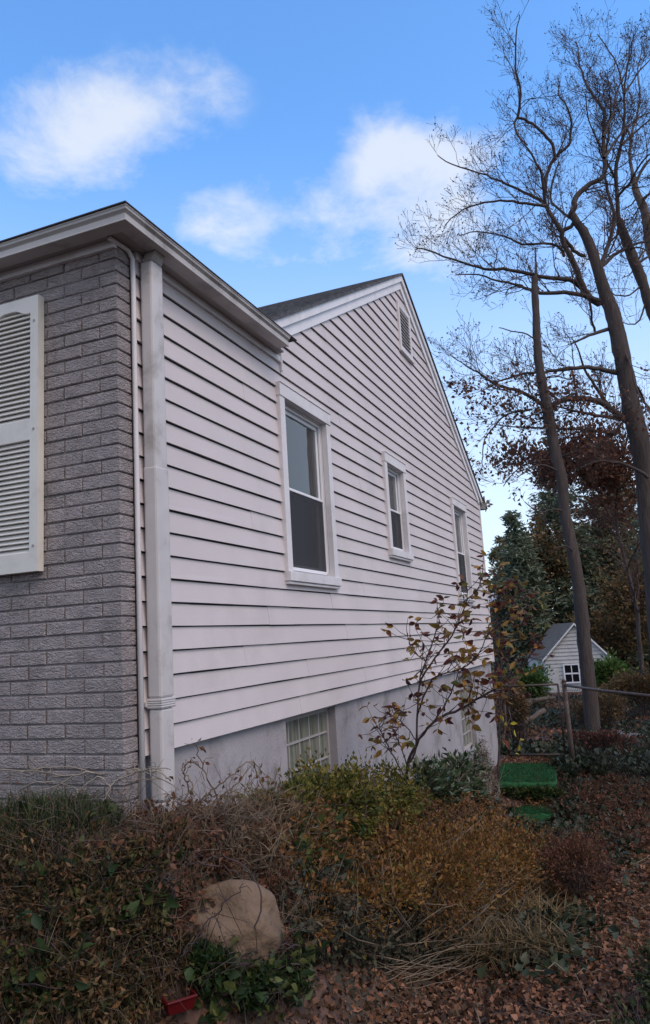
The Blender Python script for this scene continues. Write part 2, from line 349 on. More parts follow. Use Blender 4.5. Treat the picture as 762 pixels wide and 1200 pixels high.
# openings of the side wall: y0, y1, z0, z1
W1 = (1.585, 2.485, .83, 2.195); W2 = (3.87, 4.565, 1.18, 2.19); W3 = (6.68, 7.54, .84, 2.175)
VENT = (4.82, 5.30, 3.55, 4.11)
def lims(z):
    """y limits of siding at height z"""
    if z <= 2.40: return (0.0, YE)
    h = (ZA-.17-z)/SL
    return (max(1.66, YA-h), min(YE, YA+h))
mb = MB(); zc = [0.0]; 
k = 0
while True:
    z0, z1 = k*E, (k+1)*E
    if z0 > ZA-.2: break
    cuts = sorted(set([z0, z1]+[c for w in (W1, W2, W3, VENT) for c in w[2:] if z0 < c < z1]+[c for c in (2.40,) if z0 < c < z1]+([ZA-.172] if z0 < ZA-.172 < z1 else [])))
    def xs(z): return .0138-.0148*(z-z0)/E
    for a, b in zip(cuts[:-1], cuts[1:]):
        if b > ZA-.17: break
        mid = (a+b)/2
        if mid < 2.4: La, Lb = (0, YE), (0, YE)
        else: La, Lb = lims(a+1e-4), lims(b)
        segs = [[La[0], La[1], Lb[0], Lb[1]]]
        for w in (W1, W2, W3, VENT):
            if w[2] < mid < w[3]:
                ns = []
                for s in segs:
                    if s[0] < w[0] and s[1] > w[1]: ns += [[s[0], w[0]+.02, s[2], w[0]+.02], [w[1]-.02, s[1], w[1]-.02, s[3]]]
                    else: ns.append(s)
                segs = ns
        for s in segs:
            nn = max(1, int((s[1]-s[0])/.45))
            wv = lambda y, q: .0014*math.sin(y*2.3+q*1.9)+.0010*math.sin(y*5.1+q*4.3)
            for i in range(nn):
                ya, yb = s[0]+(s[1]-s[0])*i/nn, s[0]+(s[1]-s[0])*(i+1)/nn; yc, yd = s[2]+(s[3]-s[2])*i/nn, s[2]+(s[3]-s[2])*(i+1)/nn
                xa, xb = xs(a)+wv(ya, k), xs(a)+wv(yb, k); za, zb_ = (a+wv(ya, k+7)*.7, a+wv(yb, k+7)*.7) if a == z0 else (a, a)
                if a != z0: xa = xb = xs(a)
                mb.quad((xa, ya, za), (xb, yb, zb_), (xs(b), yd, b), (xs(b), yc, b))
                if a == z0: mb.quad((-.002, ya, a+.003), (-.002, yb, a+.003), (xb, yb, zb_), (xa, ya, za))
    k += 1
rsm = random.Random(11)
for kk in range(0, 38):
    y = rsm.uniform(.5, 3.2)
    while y < YE-.3:
        z0 = kk*E; l = lims(z0+E)
        if l[0]+.15 < y < l[1]-.15 and not any(w[0]-.06 < y < w[1]+.06 and w[2]-E < z0 < w[3] for w in (W1, W2, W3, VENT)):
            xa, xb = .0153, .0002; mb.quad((xa, y, z0-.0006), (xa-.0012, y+.35, z0-.0003), (xb-.0006, y+.35, z0+E-.003), (xb+.001, y, z0+E-.003))
            mb.quad((xa-.003, y, z0), (xa, y, z0-.0006), (xb+.001, y, z0+E-.003), (xb-.002, y, z0+E-.003))
        y += rsm.uniform(5.5, 8)
wall = mb.build('siding', M['siding'], house)
# sheathing behind the siding (with the openings left out) and the other walls
mb = MB()
def wall_with_holes(x0, x1, ya, yb, za, zb, holes):
    ys = sorted(set([ya, yb]+[c for h in holes for c in (h[0]+.022, h[1]-.022)])); zs = sorted(set([za, zb]+[c for h in holes for c in (h[2]+.022, h[3]-.022)]))
    for a, b in zip(ys[:-1], ys[1:]):
        for c, d in zip(zs[:-1], zs[1:]):
            my, mz = (a+b)/2, (c+d)/2
            if any(h[0]+.02 < my < h[1]-.02 and h[2]+.02 < mz < h[3]-.02 for h in holes): continue
            mb.box(x0, x1, a, b, c, d)
wall_with_holes(-.14, 0, 0, YE, 0, 2.40, (W1, W2, W3))
mb.hexa([(0, 1.66, 2.40), (0, YE, 2.40), (0, YE, rz(YE)-.1), (0, YA, ZA-.1), (0, 1.66, rz(1.66)-.1)], [(-.14, 1.66, 2.40), (-.14, YE, 2.40), (-.14, YE, rz(YE)-.1), (-.14, YA, ZA-.1), (-.14, 1.66, rz(1.66)-.1)])
mb.box(-9.0, -.14, YE-.14, YE, -1.6, 2.55)
mb.box(-9.14, -9.0, 0, YE, -1.6, 2.55)
mb.box(-9.0, -.14, -.02, .10, -.5, 2.40)
mb.build('wall_sheathing', M['dark'], house)
mb = MB(); mb.box(-1.6, -1.55, .2, YE-.2, -1.4, 2.4); mb.box(-9.0, -.15, .12, YE-.15, 2.402, 2.43); mb.box(-1.55, -.2, 3.0, 3.06, -1.4, 2.4); mb.box(-1.55, -.2, 5.6, 5.66, -1.4, 2.4); mb.box(-1.55, -.2, .12, YE-.2, -.12, -.08)
mb.build('dark_room_box', M['dark'], house)  # near-black box added behind the windows, its colour imitates an unlit room
# foundation with two basement openings
B1 = (1.56, 2.40, -.72, -.02); B2 = (6.42, 7.20, -.98, -.07)
mb = MB()
def found(x0, x1, ya, yb, za, zb, holes):
    ys = sorted(set([ya, yb]+[c for h in holes for c in h[:2]])); zs = sorted(set([za, zb]+[c for h in holes for c in h[2:]]))
    for a, b in zip(ys[:-1], ys[1:]):
        # merge rows where no hole crosses
        if not any(h[0] < (a+b)/2 < h[1] for h in holes): mb.box(x0, x1, a, b, za, zb); continue
        for h in holes:
            if h[0] < (a+b)/2 < h[1]: mb.box(x0, x1, a, b, za, h[2]); mb.box(x0, x1, a, b, h[3], zb)
found(-.30, -.028, .03, YE-.03, -2.2, -.001, (B1, B2))
mb.build('foundation', M['stucco'], house)
for B, rows in ((B1, 4), (B2, 5)):
    y0, y1, z0, z1 = B
    fr = MB(); xb = -.105
    for a, b, c, d in ((y0+.001, y0+.03, z0+.001, z1-.001), (y1-.03, y1-.001, z0+.001, z1-.001), (y0+.03, y1-.03, z0+.001, z0+.03), (y0+.03, y1-.03, z1-.03, z1-.001)): fr.box(xb-.02, xb+.02, a, b, c, d)
    nc = 5
    for i in range(1, nc):
        yy = y0+(y1-y0)*i/nc; fr.box(xb-.012, xb+.012, yy-.006, yy+.006, z0+.03, z1-.03)
    for i in range(1, rows):
        zz = z1-(z1-z0)*i/rows; fr.box(xb-.015, xb+.015, y0+.03, y1-.03, zz-.006, zz+.006)
    f = fr.build('basement_window', M['steel'], house)
    p = MB(); p.box(xb-.004, xb+.002, y0+.02, y1-.02, z0+.02, z1-.02); p.build('pane', M['bglass'], f)
    cu = []; nn = 60
    for i in range(nn+1):
        t = i/nn; cu.append((-.150+.014*math.sin(t*38)+.007*math.sin(t*91), y0+(y1-y0)*t))
    q = MB(); q.add([(x, y, z) for x, y in cu for z in (z0, z1)], [(2*i, 2*i+2, 2*i+3, 2*i+1) for i in range(nn)]); q.build('curtain', mat('basement_curtain', (.62, .64, .52), .9, .5, 4, streak=True), f, smooth=True)
# double hung windows
def window(w, curtain=True):
    y0, y1, z0, z1 = w; ct = .075; px = .036
    c = MB()
    iy0, iy1, iz0, iz1 = y0+ct, y1-ct, z0+.10, z1-.095
    c.box(-.01, px, y0, iy0, z0+.085, z1-.09)                       # side casings
    c.box(-.01, px, iy1, y1, z0+.085, z1-.09)
    c.box(-.01, px+.006, y0-.004, y1+.004, z1-.09, z1)             # head casing
    c.box(-.01, px+.012, y0-.002, y1+.002, z1, z1+.008)            # drip cap
    dep = -.085
    c.box(dep, -.012, y0+.022, iy0+.004, z0+.03, z1-.03); c.box(dep, -.012, iy1-.004, y1-.022, z0+.03, z1-.03)
    c.box(dep, -.011, iy0+.004, iy1-.004, iz1-.004, z1-.03)
    f = c.build('window', M['trim'], house, bevel=.003)
    s = MB(); s.box(-.012, px+.018, y0-.006, y1+.006, z0+.02, z0+.084); s.box(-.012, px+.006, y0, y1, z0, z0+.019)
    s.hexa([(dep, iy0+.003, z0+.03), (-.0125, iy0+.003, z0+.03), (-.0125, iy0+.003, z0+.086), (dep, iy0+.003, z0+.118)], [(dep, iy1-.003, z0+.03), (-.0125, iy1-.003, z0+.03), (-.0125, iy1-.003, z0+.086), (dep, iy1-.003, z0+.118)])
    s.build('sill', M['trim'], f, bevel=.004)
    zm = z0+(z1-z0)*.487
    def sash(xa, xb, za, zb, t=.038):
        m_ = MB(); m_.box(xa, xb, iy0+.005, iy0+.005+t, za, zb); m_.box(xa, xb, iy1-.005-t, iy1-.005, za, zb)
        m_.box(xa, xb, iy0+.005+t, iy1-.005-t, za, za+t); m_.box(xa, xb, iy0+.005+t, iy1-.005-t, zb-t, zb)
        o = m_.build('sash', M['sash'], f, bevel=.003)
        g_ = MB(); g_.box((xa+xb)/2-.004, (xa+xb)/2+.002, iy0+.02+t*.5, iy1-.02-t*.5, za+t*.6, zb-t*.6); g_.build('pane', M['glass'], f)
    sash(-.062, -.042, zm-.015, iz1-.012); sash(-.086, -.066, z0+.118, zm+.022)
    # storm frame rim and screen over the lower half
    r_ = MB(); t = .016
    for a, b, c_, d in ((iy0+.004, iy0+t, z0+.12, iz1-.006), (iy1-t, iy1-.004, z0+.12, iz1-.006), (iy0+t, iy1-t, iz1-t-.006, iz1-.006), (iy0+t, iy1-t, z0+.105, z0+.128), (iy0+t, iy1-t, zm-.006, zm+.010)): r_.box(-.036, -.022, a, b, c_, d)
    r_.build('storm_frame', M['sash'], f, bevel=.002)
    s_ = MB(); s_.box(-.031, -.0295, iy0+t, iy1-t, z0+.125, zm-.004); s_.build('insect_screen', M['screen'], f)
    q = MB(); nn = 60; cu = [(-.20+.02*math.sin(i*.55)+.012*math.sin(i*1.7), iy0+(iy1-iy0)*i/nn) for i in range(nn+1)]
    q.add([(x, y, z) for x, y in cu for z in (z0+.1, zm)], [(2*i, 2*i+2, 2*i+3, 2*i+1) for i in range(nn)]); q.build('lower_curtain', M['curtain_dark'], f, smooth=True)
    if curtain:
        q = MB(); nn = 40; cu = [(-.082+.005*math.sin(i*.9)+.004*math.sin(i*2.3), iy0+(iy1-iy0)*i/nn) for i in range(nn+1)]
        q.add([(x, y, z) for x, y in cu for z in (zm+.03, iz1)], [(2*i, 2*i+2, 2*i+3, 2*i+1) for i in range(nn)]); q.build('curtain', M['curtain'], f, smooth=True)
for w in (W1, W2, W3): window(w)
# gable vent
y0, y1, z0, z1 = VENT
m_ = MB(); t = .05
m_.box(0, .03, y0, y0+t, z0, z1); m_.box(0, .03, y1-t, y1, z0, z1); m_.box(0, .03, y0+t, y1-t, z0, z0+t); m_.box(0, .03, y0+t, y1-t, z1-t, z1)
m_.box(0, .04, y0-.01, y1+.01, z0-.02, z0)
v_ = m_.build('gable_vent', M['trim'], house, bevel=.003)
m_ = MB(); n = 11
for i in range(n):
    z = z0+t+(z1-z0-2*t)*(i+.15)/n
    m_.hexa([(.026, y0+t, z), (.028, y0+t, z+.006), (.004, y0+t, z+.038), (.002, y0+t, z+.032)], [(.026, y1-t, z), (.028, y1-t, z+.006), (.004, y1-t, z+.038), (.002, y1-t, z+.032)])
m_.build('louvre', M['trim'], v_)
m_ = MB(); m_.box(-.02, .0025, y0+.02, y1-.02, z0+.02, z1-.02); m_.build('vent_screen', M['soffit'], v_)
# corner trims
m_ = MB(); m_.box(-.02, .024, YE-.01, YE+.03, -.02, 2.50); m_.build('corner_post', M['trim'], house, bevel=.003)
# frieze on the low front part, with its little end tick
m_ = MB(); m_.box(.0, .024, .02, 1.66, 2.362, 2.402); m_.box(.0, .03, 1.655, 1.675, 2.30, 2.44); m_.box(-9.0, .002, -.128, -.1035, 2.362, 2.402); m_.build('frieze', M['trim'], house, bevel=.002)
# rake boards on both slopes, against the wall and on the roof edge
fr = MB(); fa = MB(); se = MB()
def slab(mbx, x0, x1, ya, yb, d0, d1):
    """board following the slope, from d0 to d1 below the roof line"""
    a = [(x0, ya, rz(ya)-d1), (x1, ya, rz(ya)-d1), (x1, ya, rz(ya)-d0), (x0, ya, rz(ya)-d0)]
    b = [(x0, yb, rz(yb)-d1), (x1, yb, rz(yb)-d1), (x1, yb, rz(yb)-d0), (x0, yb, rz(yb)-d0)]
    mbx.hexa(a, b)
slab(fr, 0, .024, 1.40, YA, .085, .185); slab(fr, 0, .024, YA, YE+.02, .085, .205)
slab(fa, 0, .046, 1.30, YA, .022, .095); slab(fa, 0, .046, YA, YE+.16, .022, .105)
fr.build('rake_frieze', M['rake'], house, bevel=.003); fa.build('rake_fascia', M['rake'], house, bevel=.003)
slab(se, -9.2, .062, 1.22, YA, 0, .0215); slab(se, -9.2, .062, YA, YE+.25, 0, .0215)
roof = se.build('main_roof', M['shingle'], house)
# shingle butts: thin raised courses so that the slope reads as shingled
sh = MB(); n = 22
for side in (-1, 1):
    for i in range(n):
        ya = YA+side*(i+.05)*(3.8/n); yb = YA+side*(i+1.0)*(3.8/n)
        sh.hexa([(-9.2, ya, rz(ya)+.001), (.058, ya, rz(ya)+.001), (.058, ya, rz(ya)+.004), (-9.2, ya, rz(ya)+.004)], [(-9.2, yb, rz(yb)+.001), (.058, yb, rz(yb)+.001), (.058, yb, rz(yb)+.012), (-9.2, yb, rz(yb)+.012)])
sh.build('shingle_courses', M['shingle'], roof)
# rear eave gutter end with leaves caught in it
m_ = MB(); ye = YE+.25; ze = rz(ye)
m_.hexa([(-6, ye-.10, ze-.11), (-6, ye+.02, ze-.11), (-6, ye+.05, ze-.0), (-6, ye-.10, ze-.0)], [(.07, ye-.10, ze-.11), (.07, ye+.02, ze-.11), (.07, ye+.05, ze-.0), (.07, ye-.10, ze-.0)])
m_.box(-6, .03, YE+.001, ye-.10, ze-.02, ze+.0)
rg = m_.build('rear_gutter', M['gutter'], house, bevel=.004)
P, D = blob_pts((.08, ye-.03, ze-.02), (.06, .09, .10), 60, .3); leaves('caught_leaves', P, D, .07, leafmat('gutter_leaves', [(.35, .28, .2), (.2, .12, .07), (.4, .36, .3)]), rg, .6)
# ---- front part: brick veneer
BF, BX = -.105, -.004                           # brick face plane and corner
CH = .0655; BLn = .213; J = .008
mo = MB(); mo.box(-9.0, BX-.010, BF+.0095, -.0225, -.6, 2.41); mo.box(-.12, BX-.012, -.022, -.001, -.6, 2.41); mo.build('mortar', M['mortar'], house)
bk_ = MB(); rb = random.Random(3)
row = 0; z = -.56
def brick(x0, x1, z0, z1):
    j = lambda s: rb.uniform(-s, s)
    ins = .004; f = BF+j(.003)
    # chamfered block
    b0 = [(x0+j(.001), BF+.012, z0), (x1, BF+.012, z0), (x1, BF+.012, z1), (x0, BF+.012, z1)]
    b1 = [(x0+j(.001), f+.004, z0+j(.001)), (x1+j(.001), f+.004, z0+j(.001)), (x1+j(.001), f+.004, z1+j(.001)), (x0+j(.001), f+.004, z1+j(.001))]
    b2 = [(x0+ins, f, z0+ins), (x1-ins, f, z0+ins), (x1-ins, f, z1-ins), (x0+ins, f, z1-ins)]
    k = len(bk_.v); bk_.v += b0+b1+b2
    for a in (0, 4):
        for i in range(4): bk_.f.append((k+a+i, k+a+(i+1) % 4, k+a+4+(i+1) % 4, k+a+4+i))
    bk_.f.append((k+8, k+9, k+10, k+11))
while z < 2.40:
    z1 = z+CH-J; 
    off = 0 if row % 2 else BLn/2
    # corner brick: wraps the corner, its end (or side) shows on the return
    w0 = BLn-J-.002 if row % 2 else BLn/2-J-.002
    x1 = BX+rb.uniform(-.0015, .0015); x0 = x1-w0; f = BF+rb.uniform(-.002, .002); jn = .003
    ring0 = [(x0, f, z), (x1, f, z), (x1, -.003, z), (x0, -.003, z)]
    bk_.hexa([(x0+jn, f+jn, z), (x1-jn, f+jn, z), (x1-jn, -.003, z), (x0+jn, -.003, z)], [(x0, f, z+jn), (x1, f, z+jn), (x1, -.0035, z+jn), (x0, -.0035, z+jn)])
    bk_.hexa([(x0, f, z+jn), (x1, f, z+jn), (x1, -.003, z+jn), (x0, -.003, z+jn)], [(x0, f, z1-jn), (x1, f, z1-jn), (x1, -.003, z1-jn), (x0, -.003, z1-jn)])
    bk_.hexa([(x0, f, z1-jn), (x1, f, z1-jn), (x1, -.0035, z1-jn), (x0, -.0035, z1-jn)], [(x0+jn, f+jn, z1), (x1-jn, f+jn, z1), (x1-jn, -.003, z1), (x0+jn, -.003, z1)])
    x = x0-J
    while x > -4.2:
        brick(x-BLn+J, x, z, z1); x -= BLn
    z += CH; row += 1
bw = bk_.build('brick_wall', M['brick'], house)
# shutter
sx1, sx0 = -.437, -.80; sz0, sz1 = .852, 2.213; sf = -.150
def shutter(sx0, sx1):
    m_ = MB(); st = .048; tr = .085; mr0, mr1 = 1.485, 1.585
    m_.box(sx0, sx0+st, sf, -.108, sz0, sz1); m_.box(sx1-st, sx1, sf, -.108, sz0, sz1)
    m_.box(sx0+st, sx1-st, sf, -.108, sz0, sz0+.09); m_.box(sx0+st, sx1-st, sf, -.108, mr0, mr1)
    # arched top rail
    n = 14; top = []; bot = []
    for i in range(n+1):
        x = sx0+st+(sx1-sx0-2*st)*i/n; a = 1-abs(2*i/n-1); zz = sz1-.085+.028*sm(.2, .75, np.array(a)); top.append((x, sz1)); bot.append((x, float(zz)))
    for i in range(n):
        m_.hexa([(top[i][0], sf, bot[i][1]), (top[i+1][0], sf, bot[i+1][1]), (top[i+1][0], sf, sz1), (top[i][0], sf, sz1)], [(top[i][0], -.108, bot[i][1]), (top[i+1][0], -.108, bot[i+1][1]), (top[i+1][0], -.108, sz1), (top[i][0], -.108, sz1)])
    o = m_.build('shutter', M['shutter'], house)
    l_ = MB()
    for za, zb, n in ((sz0+.09, mr0, 22), (mr1, sz1-.055, 23)):
        p = (zb-za)/n
        for i in range(n):
            z = za+i*p
            l_.hexa([(sx0+st, sf+.004, z+.000), (sx0+st, sf+.008, z-.003), (sx0+st, sf+.026, z+p*.75), (sx0+st, sf+.022, z+p*.85)], [(sx1-st, sf+.004, z+.000), (sx1-st, sf+.008, z-.003), (sx1-st, sf+.026, z+p*.75), (sx1-st, sf+.022, z+p*.85)])
    l_.box(sx0+st, sx1-st, -.1145, -.1085, sz0+.09, sz1-.057)
    l_.build('louvre', M['shutter'], o)
    for zz in (sz0+.12, 1.535, sz1-.13):
        s_ = MB(); s_.tube([(sx1-st/2, sf-.004, zz), (sx1-st/2, sf+.002, zz)], .006, 10); s_.build('screw', M['soffit'], o)
shutter(sx0, sx1)
# the front window beyond the shutter (outside the frame, kept simple)
m_ = MB(); m_.box(-2.4, -.82, -.135, -.104, 2.10, 2.20); m_.box(-2.4, -.82, -.135, -.104, .86, .95); m_.box(-.90, -.82, -.135, -.104, .95, 2.10); m_.box(-2.4, -2.32, -.135, -.104, .95, 2.10); m_.box(-1.64, -1.58, -.13, -.104, .95, 2.10)
fw = m_.build('front_window', M['trim'], house, bevel=.003)
m_ = MB(); m_.box(-2.32, -.90, -.1085, -.1065, .95, 2.10); m_.build('pane', mat('dark_pane', (.03, .035, .04), .08, .1), fw)
# soffit, fascia, gutter round the front corner, roof of the front part
OV, ZS = .075, 2.403
m_ = MB(); m_.box(-9.1, OV, -.165, -.0, ZS, ZS+.012); m_.box(0, OV, 0.0005, 1.60, ZS, ZS+.012)
m_.build('soffit', M['soffit'], house)
# K-shaped gutter: profile (out, z)
prof = [(.0, 2.396), (.074, 2.396), (.077, 2.393), (.084, 2.393), (.085, 2.398), (.081, 2.402), (.083, 2.424), (.076, 2.430), (.078, 2.434), (.092, 2.444), (.094, 2.454), (.098, 2.458), (.098, 2.463), (.086, 2.463), (.084, 2.450), (.006, 2.450), (.006, 2.463), (.0, 2.463)]
def sweep(prof, x_in, y_in, yend, xend):
    ring = []
    A = [(xend, y_in-o, z) for o, z in prof]; B = [(x_in+o, y_in-o, z) for o, z in prof]; D_ = [(x_in+o, yend, z) for o, z in prof]
    m_ = MB(); n = len(prof); m_.v = A+B+D_
    for k in (0, n):
        for i in range(n): m_.f.append((k+i, k+(i+1) % n, k+n+(i+1) % n, k+n+i))
    m_.f.append(tuple(range(n))); m_.f.append(tuple(range(2*n, 3*n))[::-1]); return m_
gt = sweep(prof, OV+.001, -.166, 1.50, -9.1).build('gutter', M['gutter'], house, bevel=.0015)
fp = [(-.02, ZS+.0125), (0, ZS+.0125), (.0, 2.37), (-.012, 2.37), (-.012, ZS-.002), (-.02, ZS-.002)]
m_ = MB(); m_.box(OV-.014, OV-.0005, -.15, 1.56, ZS+.014, ZS+.05); m_.box(-9.1, OV-.0145, -.1655, -.152, ZS+.014, ZS+.05); m_.build('fascia', M['soffit'], house)
# conduit under the soffit and down the corner
rs = R(9)
m_ = MB(); zt = 2.470; rise = math.tan(rs)
xo, yo = OV+.103, -.272
m_.add([(xo, yo, zt), (xo, 1.60, zt), (xo-2.0, 1.60, zt+2.0*rise), (xo-2.0, yo+2.0, zt+2.0*rise)], [(0, 1, 2)])
m_.add([(xo, yo, zt), (xo-1.87, 1.60, zt+1.87*rise), (-9.2, 1.60, zt+1.87*rise), (-9.2, yo, zt)], [(0, 1, 2, 3)])
m_.add([(xo, yo, zt-.0055), (xo, 1.60, zt-.0055), (-9.2, 1.60, zt-.0055), (-9.2, yo, zt-.0055)], [(0, 3, 2, 1)])
m_.add([(xo, yo, zt-.0055), (xo, 1.60, zt-.0055), (xo, 1.60, zt), (xo, yo, zt)], [(0, 1, 2, 3)]); m_.add([(xo, yo, zt-.0055), (-9.2, yo, zt-.0055), (-9.2, yo, zt), (xo, yo, zt)], [(3, 2, 1, 0)])
m_.build('front_roof', M['edge'], house)
m_ = MB(); m_.tube([(-.0, -.16, ZS-.014), (.004, -.09, ZS-.014), (.012, -.03, ZS-.02), (.013, .0, ZS-.05), (.013, .004, 2.2), (.013, .004, 1), (.013, .006, -.36)], .0125, 8)
m_.build('conduit', M['trim'], house, smooth=True)
# downspout
m_ = MB()
def rect_tube(x0, x1, y0, y1, za, zb, d=0): m_.box(x0+d, x1-d, y0+d, y1-d, za, zb)
m_.box(.022, .092, .045, .145, 1.30, 2.355); m_.box(.020, .095, .042, .149, .245, 1.315); m_.box(.022, .092, .045, .146, -.20, .20)
sp = m_.build('downspout', M['spout'], house, bevel=.012)
m_ = MB(); m_.hexa([(.026, .05, 2.356), (.088, .05, 2.356), (.088, .141, 2.356), (.026, .141, 2.356)], [(.06, .04, 2.3955), (.122, .04, 2.3955), (.122, .125, 2.3955), (.06, .125, 2.3955)]); m_.build('outlet', M['gutter'], sp, bevel=.006)
m_ = MB()
for i in range(4): m_.box(.016, .099, .038, .153, .205+i*.010, .211+i*.010)
m_.box(.019, .096, .041, .150, .200, .246); m_.box(.004, .02, .03, .16, .21, .235); m_.build('strap', M['spout'], sp, bevel=.002)
m_ = MB(); m_.hexa([(.022, .046, -.2005), (.092, .046, -.2005), (.092, .146, -.2005), (.022, .146, -.2005)], [(.05, .02, -.33), (.125, .02, -.33), (.125, .12, -.33), (.05, .12, -.33)]); m_.build('elbow', M['spout'], sp, bevel=.008)
# small dark service cover on the foundation
m_ = MB(); a = pt(302, 930, 0); m_.box(-.0275, .012, .98, 1.12, -.47, -.40); m_.box(.012, .018, .97, 1.13, -.475, -.392); m_.build('vent_hood', M['galv'], house, bevel=.004)
#@@PART2
# ------------------------------------------------------------------ trees
def limb_pts(pix, Y0, Y1, n=None):
    """limb along picture measurements at distances running from Y0 to Y1"""
    m = len(pix); Ys = np.linspace(Y0, Y1, m); return np.array([pt(u, v, y) for (u, v), y in zip(pix, Ys)])
def smooth_path(P, k=4, wob=.0):
    P = np.asarray(P, float); m = len(P)
    if m < 3: return P
    t = np.arange(m); tt = np.linspace(0, m-1, (m-1)*k+1)
    Q = np.empty((len(tt), 3)); 
    for a in range(len(tt)):
        i = min(int(tt[a]), m-2); u = tt[a]-i; p0 = P[max(i-1, 0)]; p1 = P[i]; p2 = P[i+1]; p3 = P[min(i+2, m-1)]
        Q[a] = .5*((2*p1)+(-p0+p2)*u+(2*p0-5*p1+4*p2-p3)*u*u+(-p0+3*p1-3*p2+p3)*u**3)
    if wob: Q[1:-1] += rng.normal(size=(len(Q)-2, 3))*wob
    return Q
def path_len(P): return np.linalg.norm(np.diff(P, axis=0), axis=1).sum()
def grow_twigs(tb, P, r0, r1, level, dens, L0, tips, bias, upb=.25, start=.15, sides=3):
    """spawn wobbly side twigs along path P"""
    ln = path_len(P); n = max(1, int(ln*dens)); m = len(P)
    for i in range(n):
        f = start+(1-start)*rng.random(); x = f*(m-1); k = min(int(x), m-2); p = P[k]+(P[k+1]-P[k])*(x-k)
        T = unit(P[k+1]-P[k]); A = unit(rng.normal(size=3)+np.array(bias)*.7); S = unit(A-T*np.dot(A, T))
        ang = rng.uniform(.5, 1.1); d = unit(T*math.cos(ang)+S*math.sin(ang)+np.array([0, 0, upb])*rng.random()*1.2)
        L = L0*rng.uniform(.5, 1.25)*(1.05-.5*f); q = [p]; seg = 5 if level else 4
        for s in range(seg):
            d = unit(d+rng.normal(size=3)*.22+np.array([0, 0, upb*.22])); q.append(q[-1]+d*L/seg)
        q = np.array(q); rr = r0+(r1-r0)*f; rb = rr*.46
        tb.tube(q, np.linspace(rb, max(rb*.4, .0045), len(q)), sides)
        if level > 0: grow_twigs(tb, q, rb, rb*.4, level-1, dens*1.7, L0*.48, tips, bias, upb, .2)
        else: tips.append(q[-1]); tips.append(q[len(q)//2])
def trunk_mesh(name, P, r, m, parent, n=14, rough=.06):
    V, F = tube_arr(P, r, n); k = len(P); V = V.reshape(k, n, 3)
    c = V.mean(1, keepdims=True); V = c+(V-c)*(1+rough*rng.normal(size=(k, n, 1)))
    return link(name, arr_mesh(name, V.reshape(-1, 3), F, True), m, parent)

# --- great bare oak
def px_r(w, u, v, Y):
    p = pt(u, v, Y); return w/2/FPX*float(np.dot(p-CAM, FW))
TY = 14.0
oak = thing('bare_oak_tree', (pt(775, 760, TY)[0], TY, -1.55), 'big bare oak with a thick dark forking trunk, limbs reaching left', 'tree', 'bare trees behind the house')
tp = [(785, 830, 30), (770, 700, 25), (760, 610, 22), (756, 564, 20), (749.5, 516, 22), (740, 477, 21), (733.6, 440, 19), (725.7, 400, 18), (719, 370, 18), (707, 338, 14), (698, 306, 12), (687, 277, 10.6), (676.7, 261, 9), (670, 250, 7.5)]
P = np.array([pt(u, v, TY) for u, v, w in tp]); r = [px_r(w, u, v, TY) for u, v, w in tp]
Ps = smooth_path(P, 4); rs_ = np.interp(np.linspace(0, len(r)-1, len(Ps)), range(len(r)), r)
trunk_mesh('trunk', Ps, rs_, M['bark'], oak)
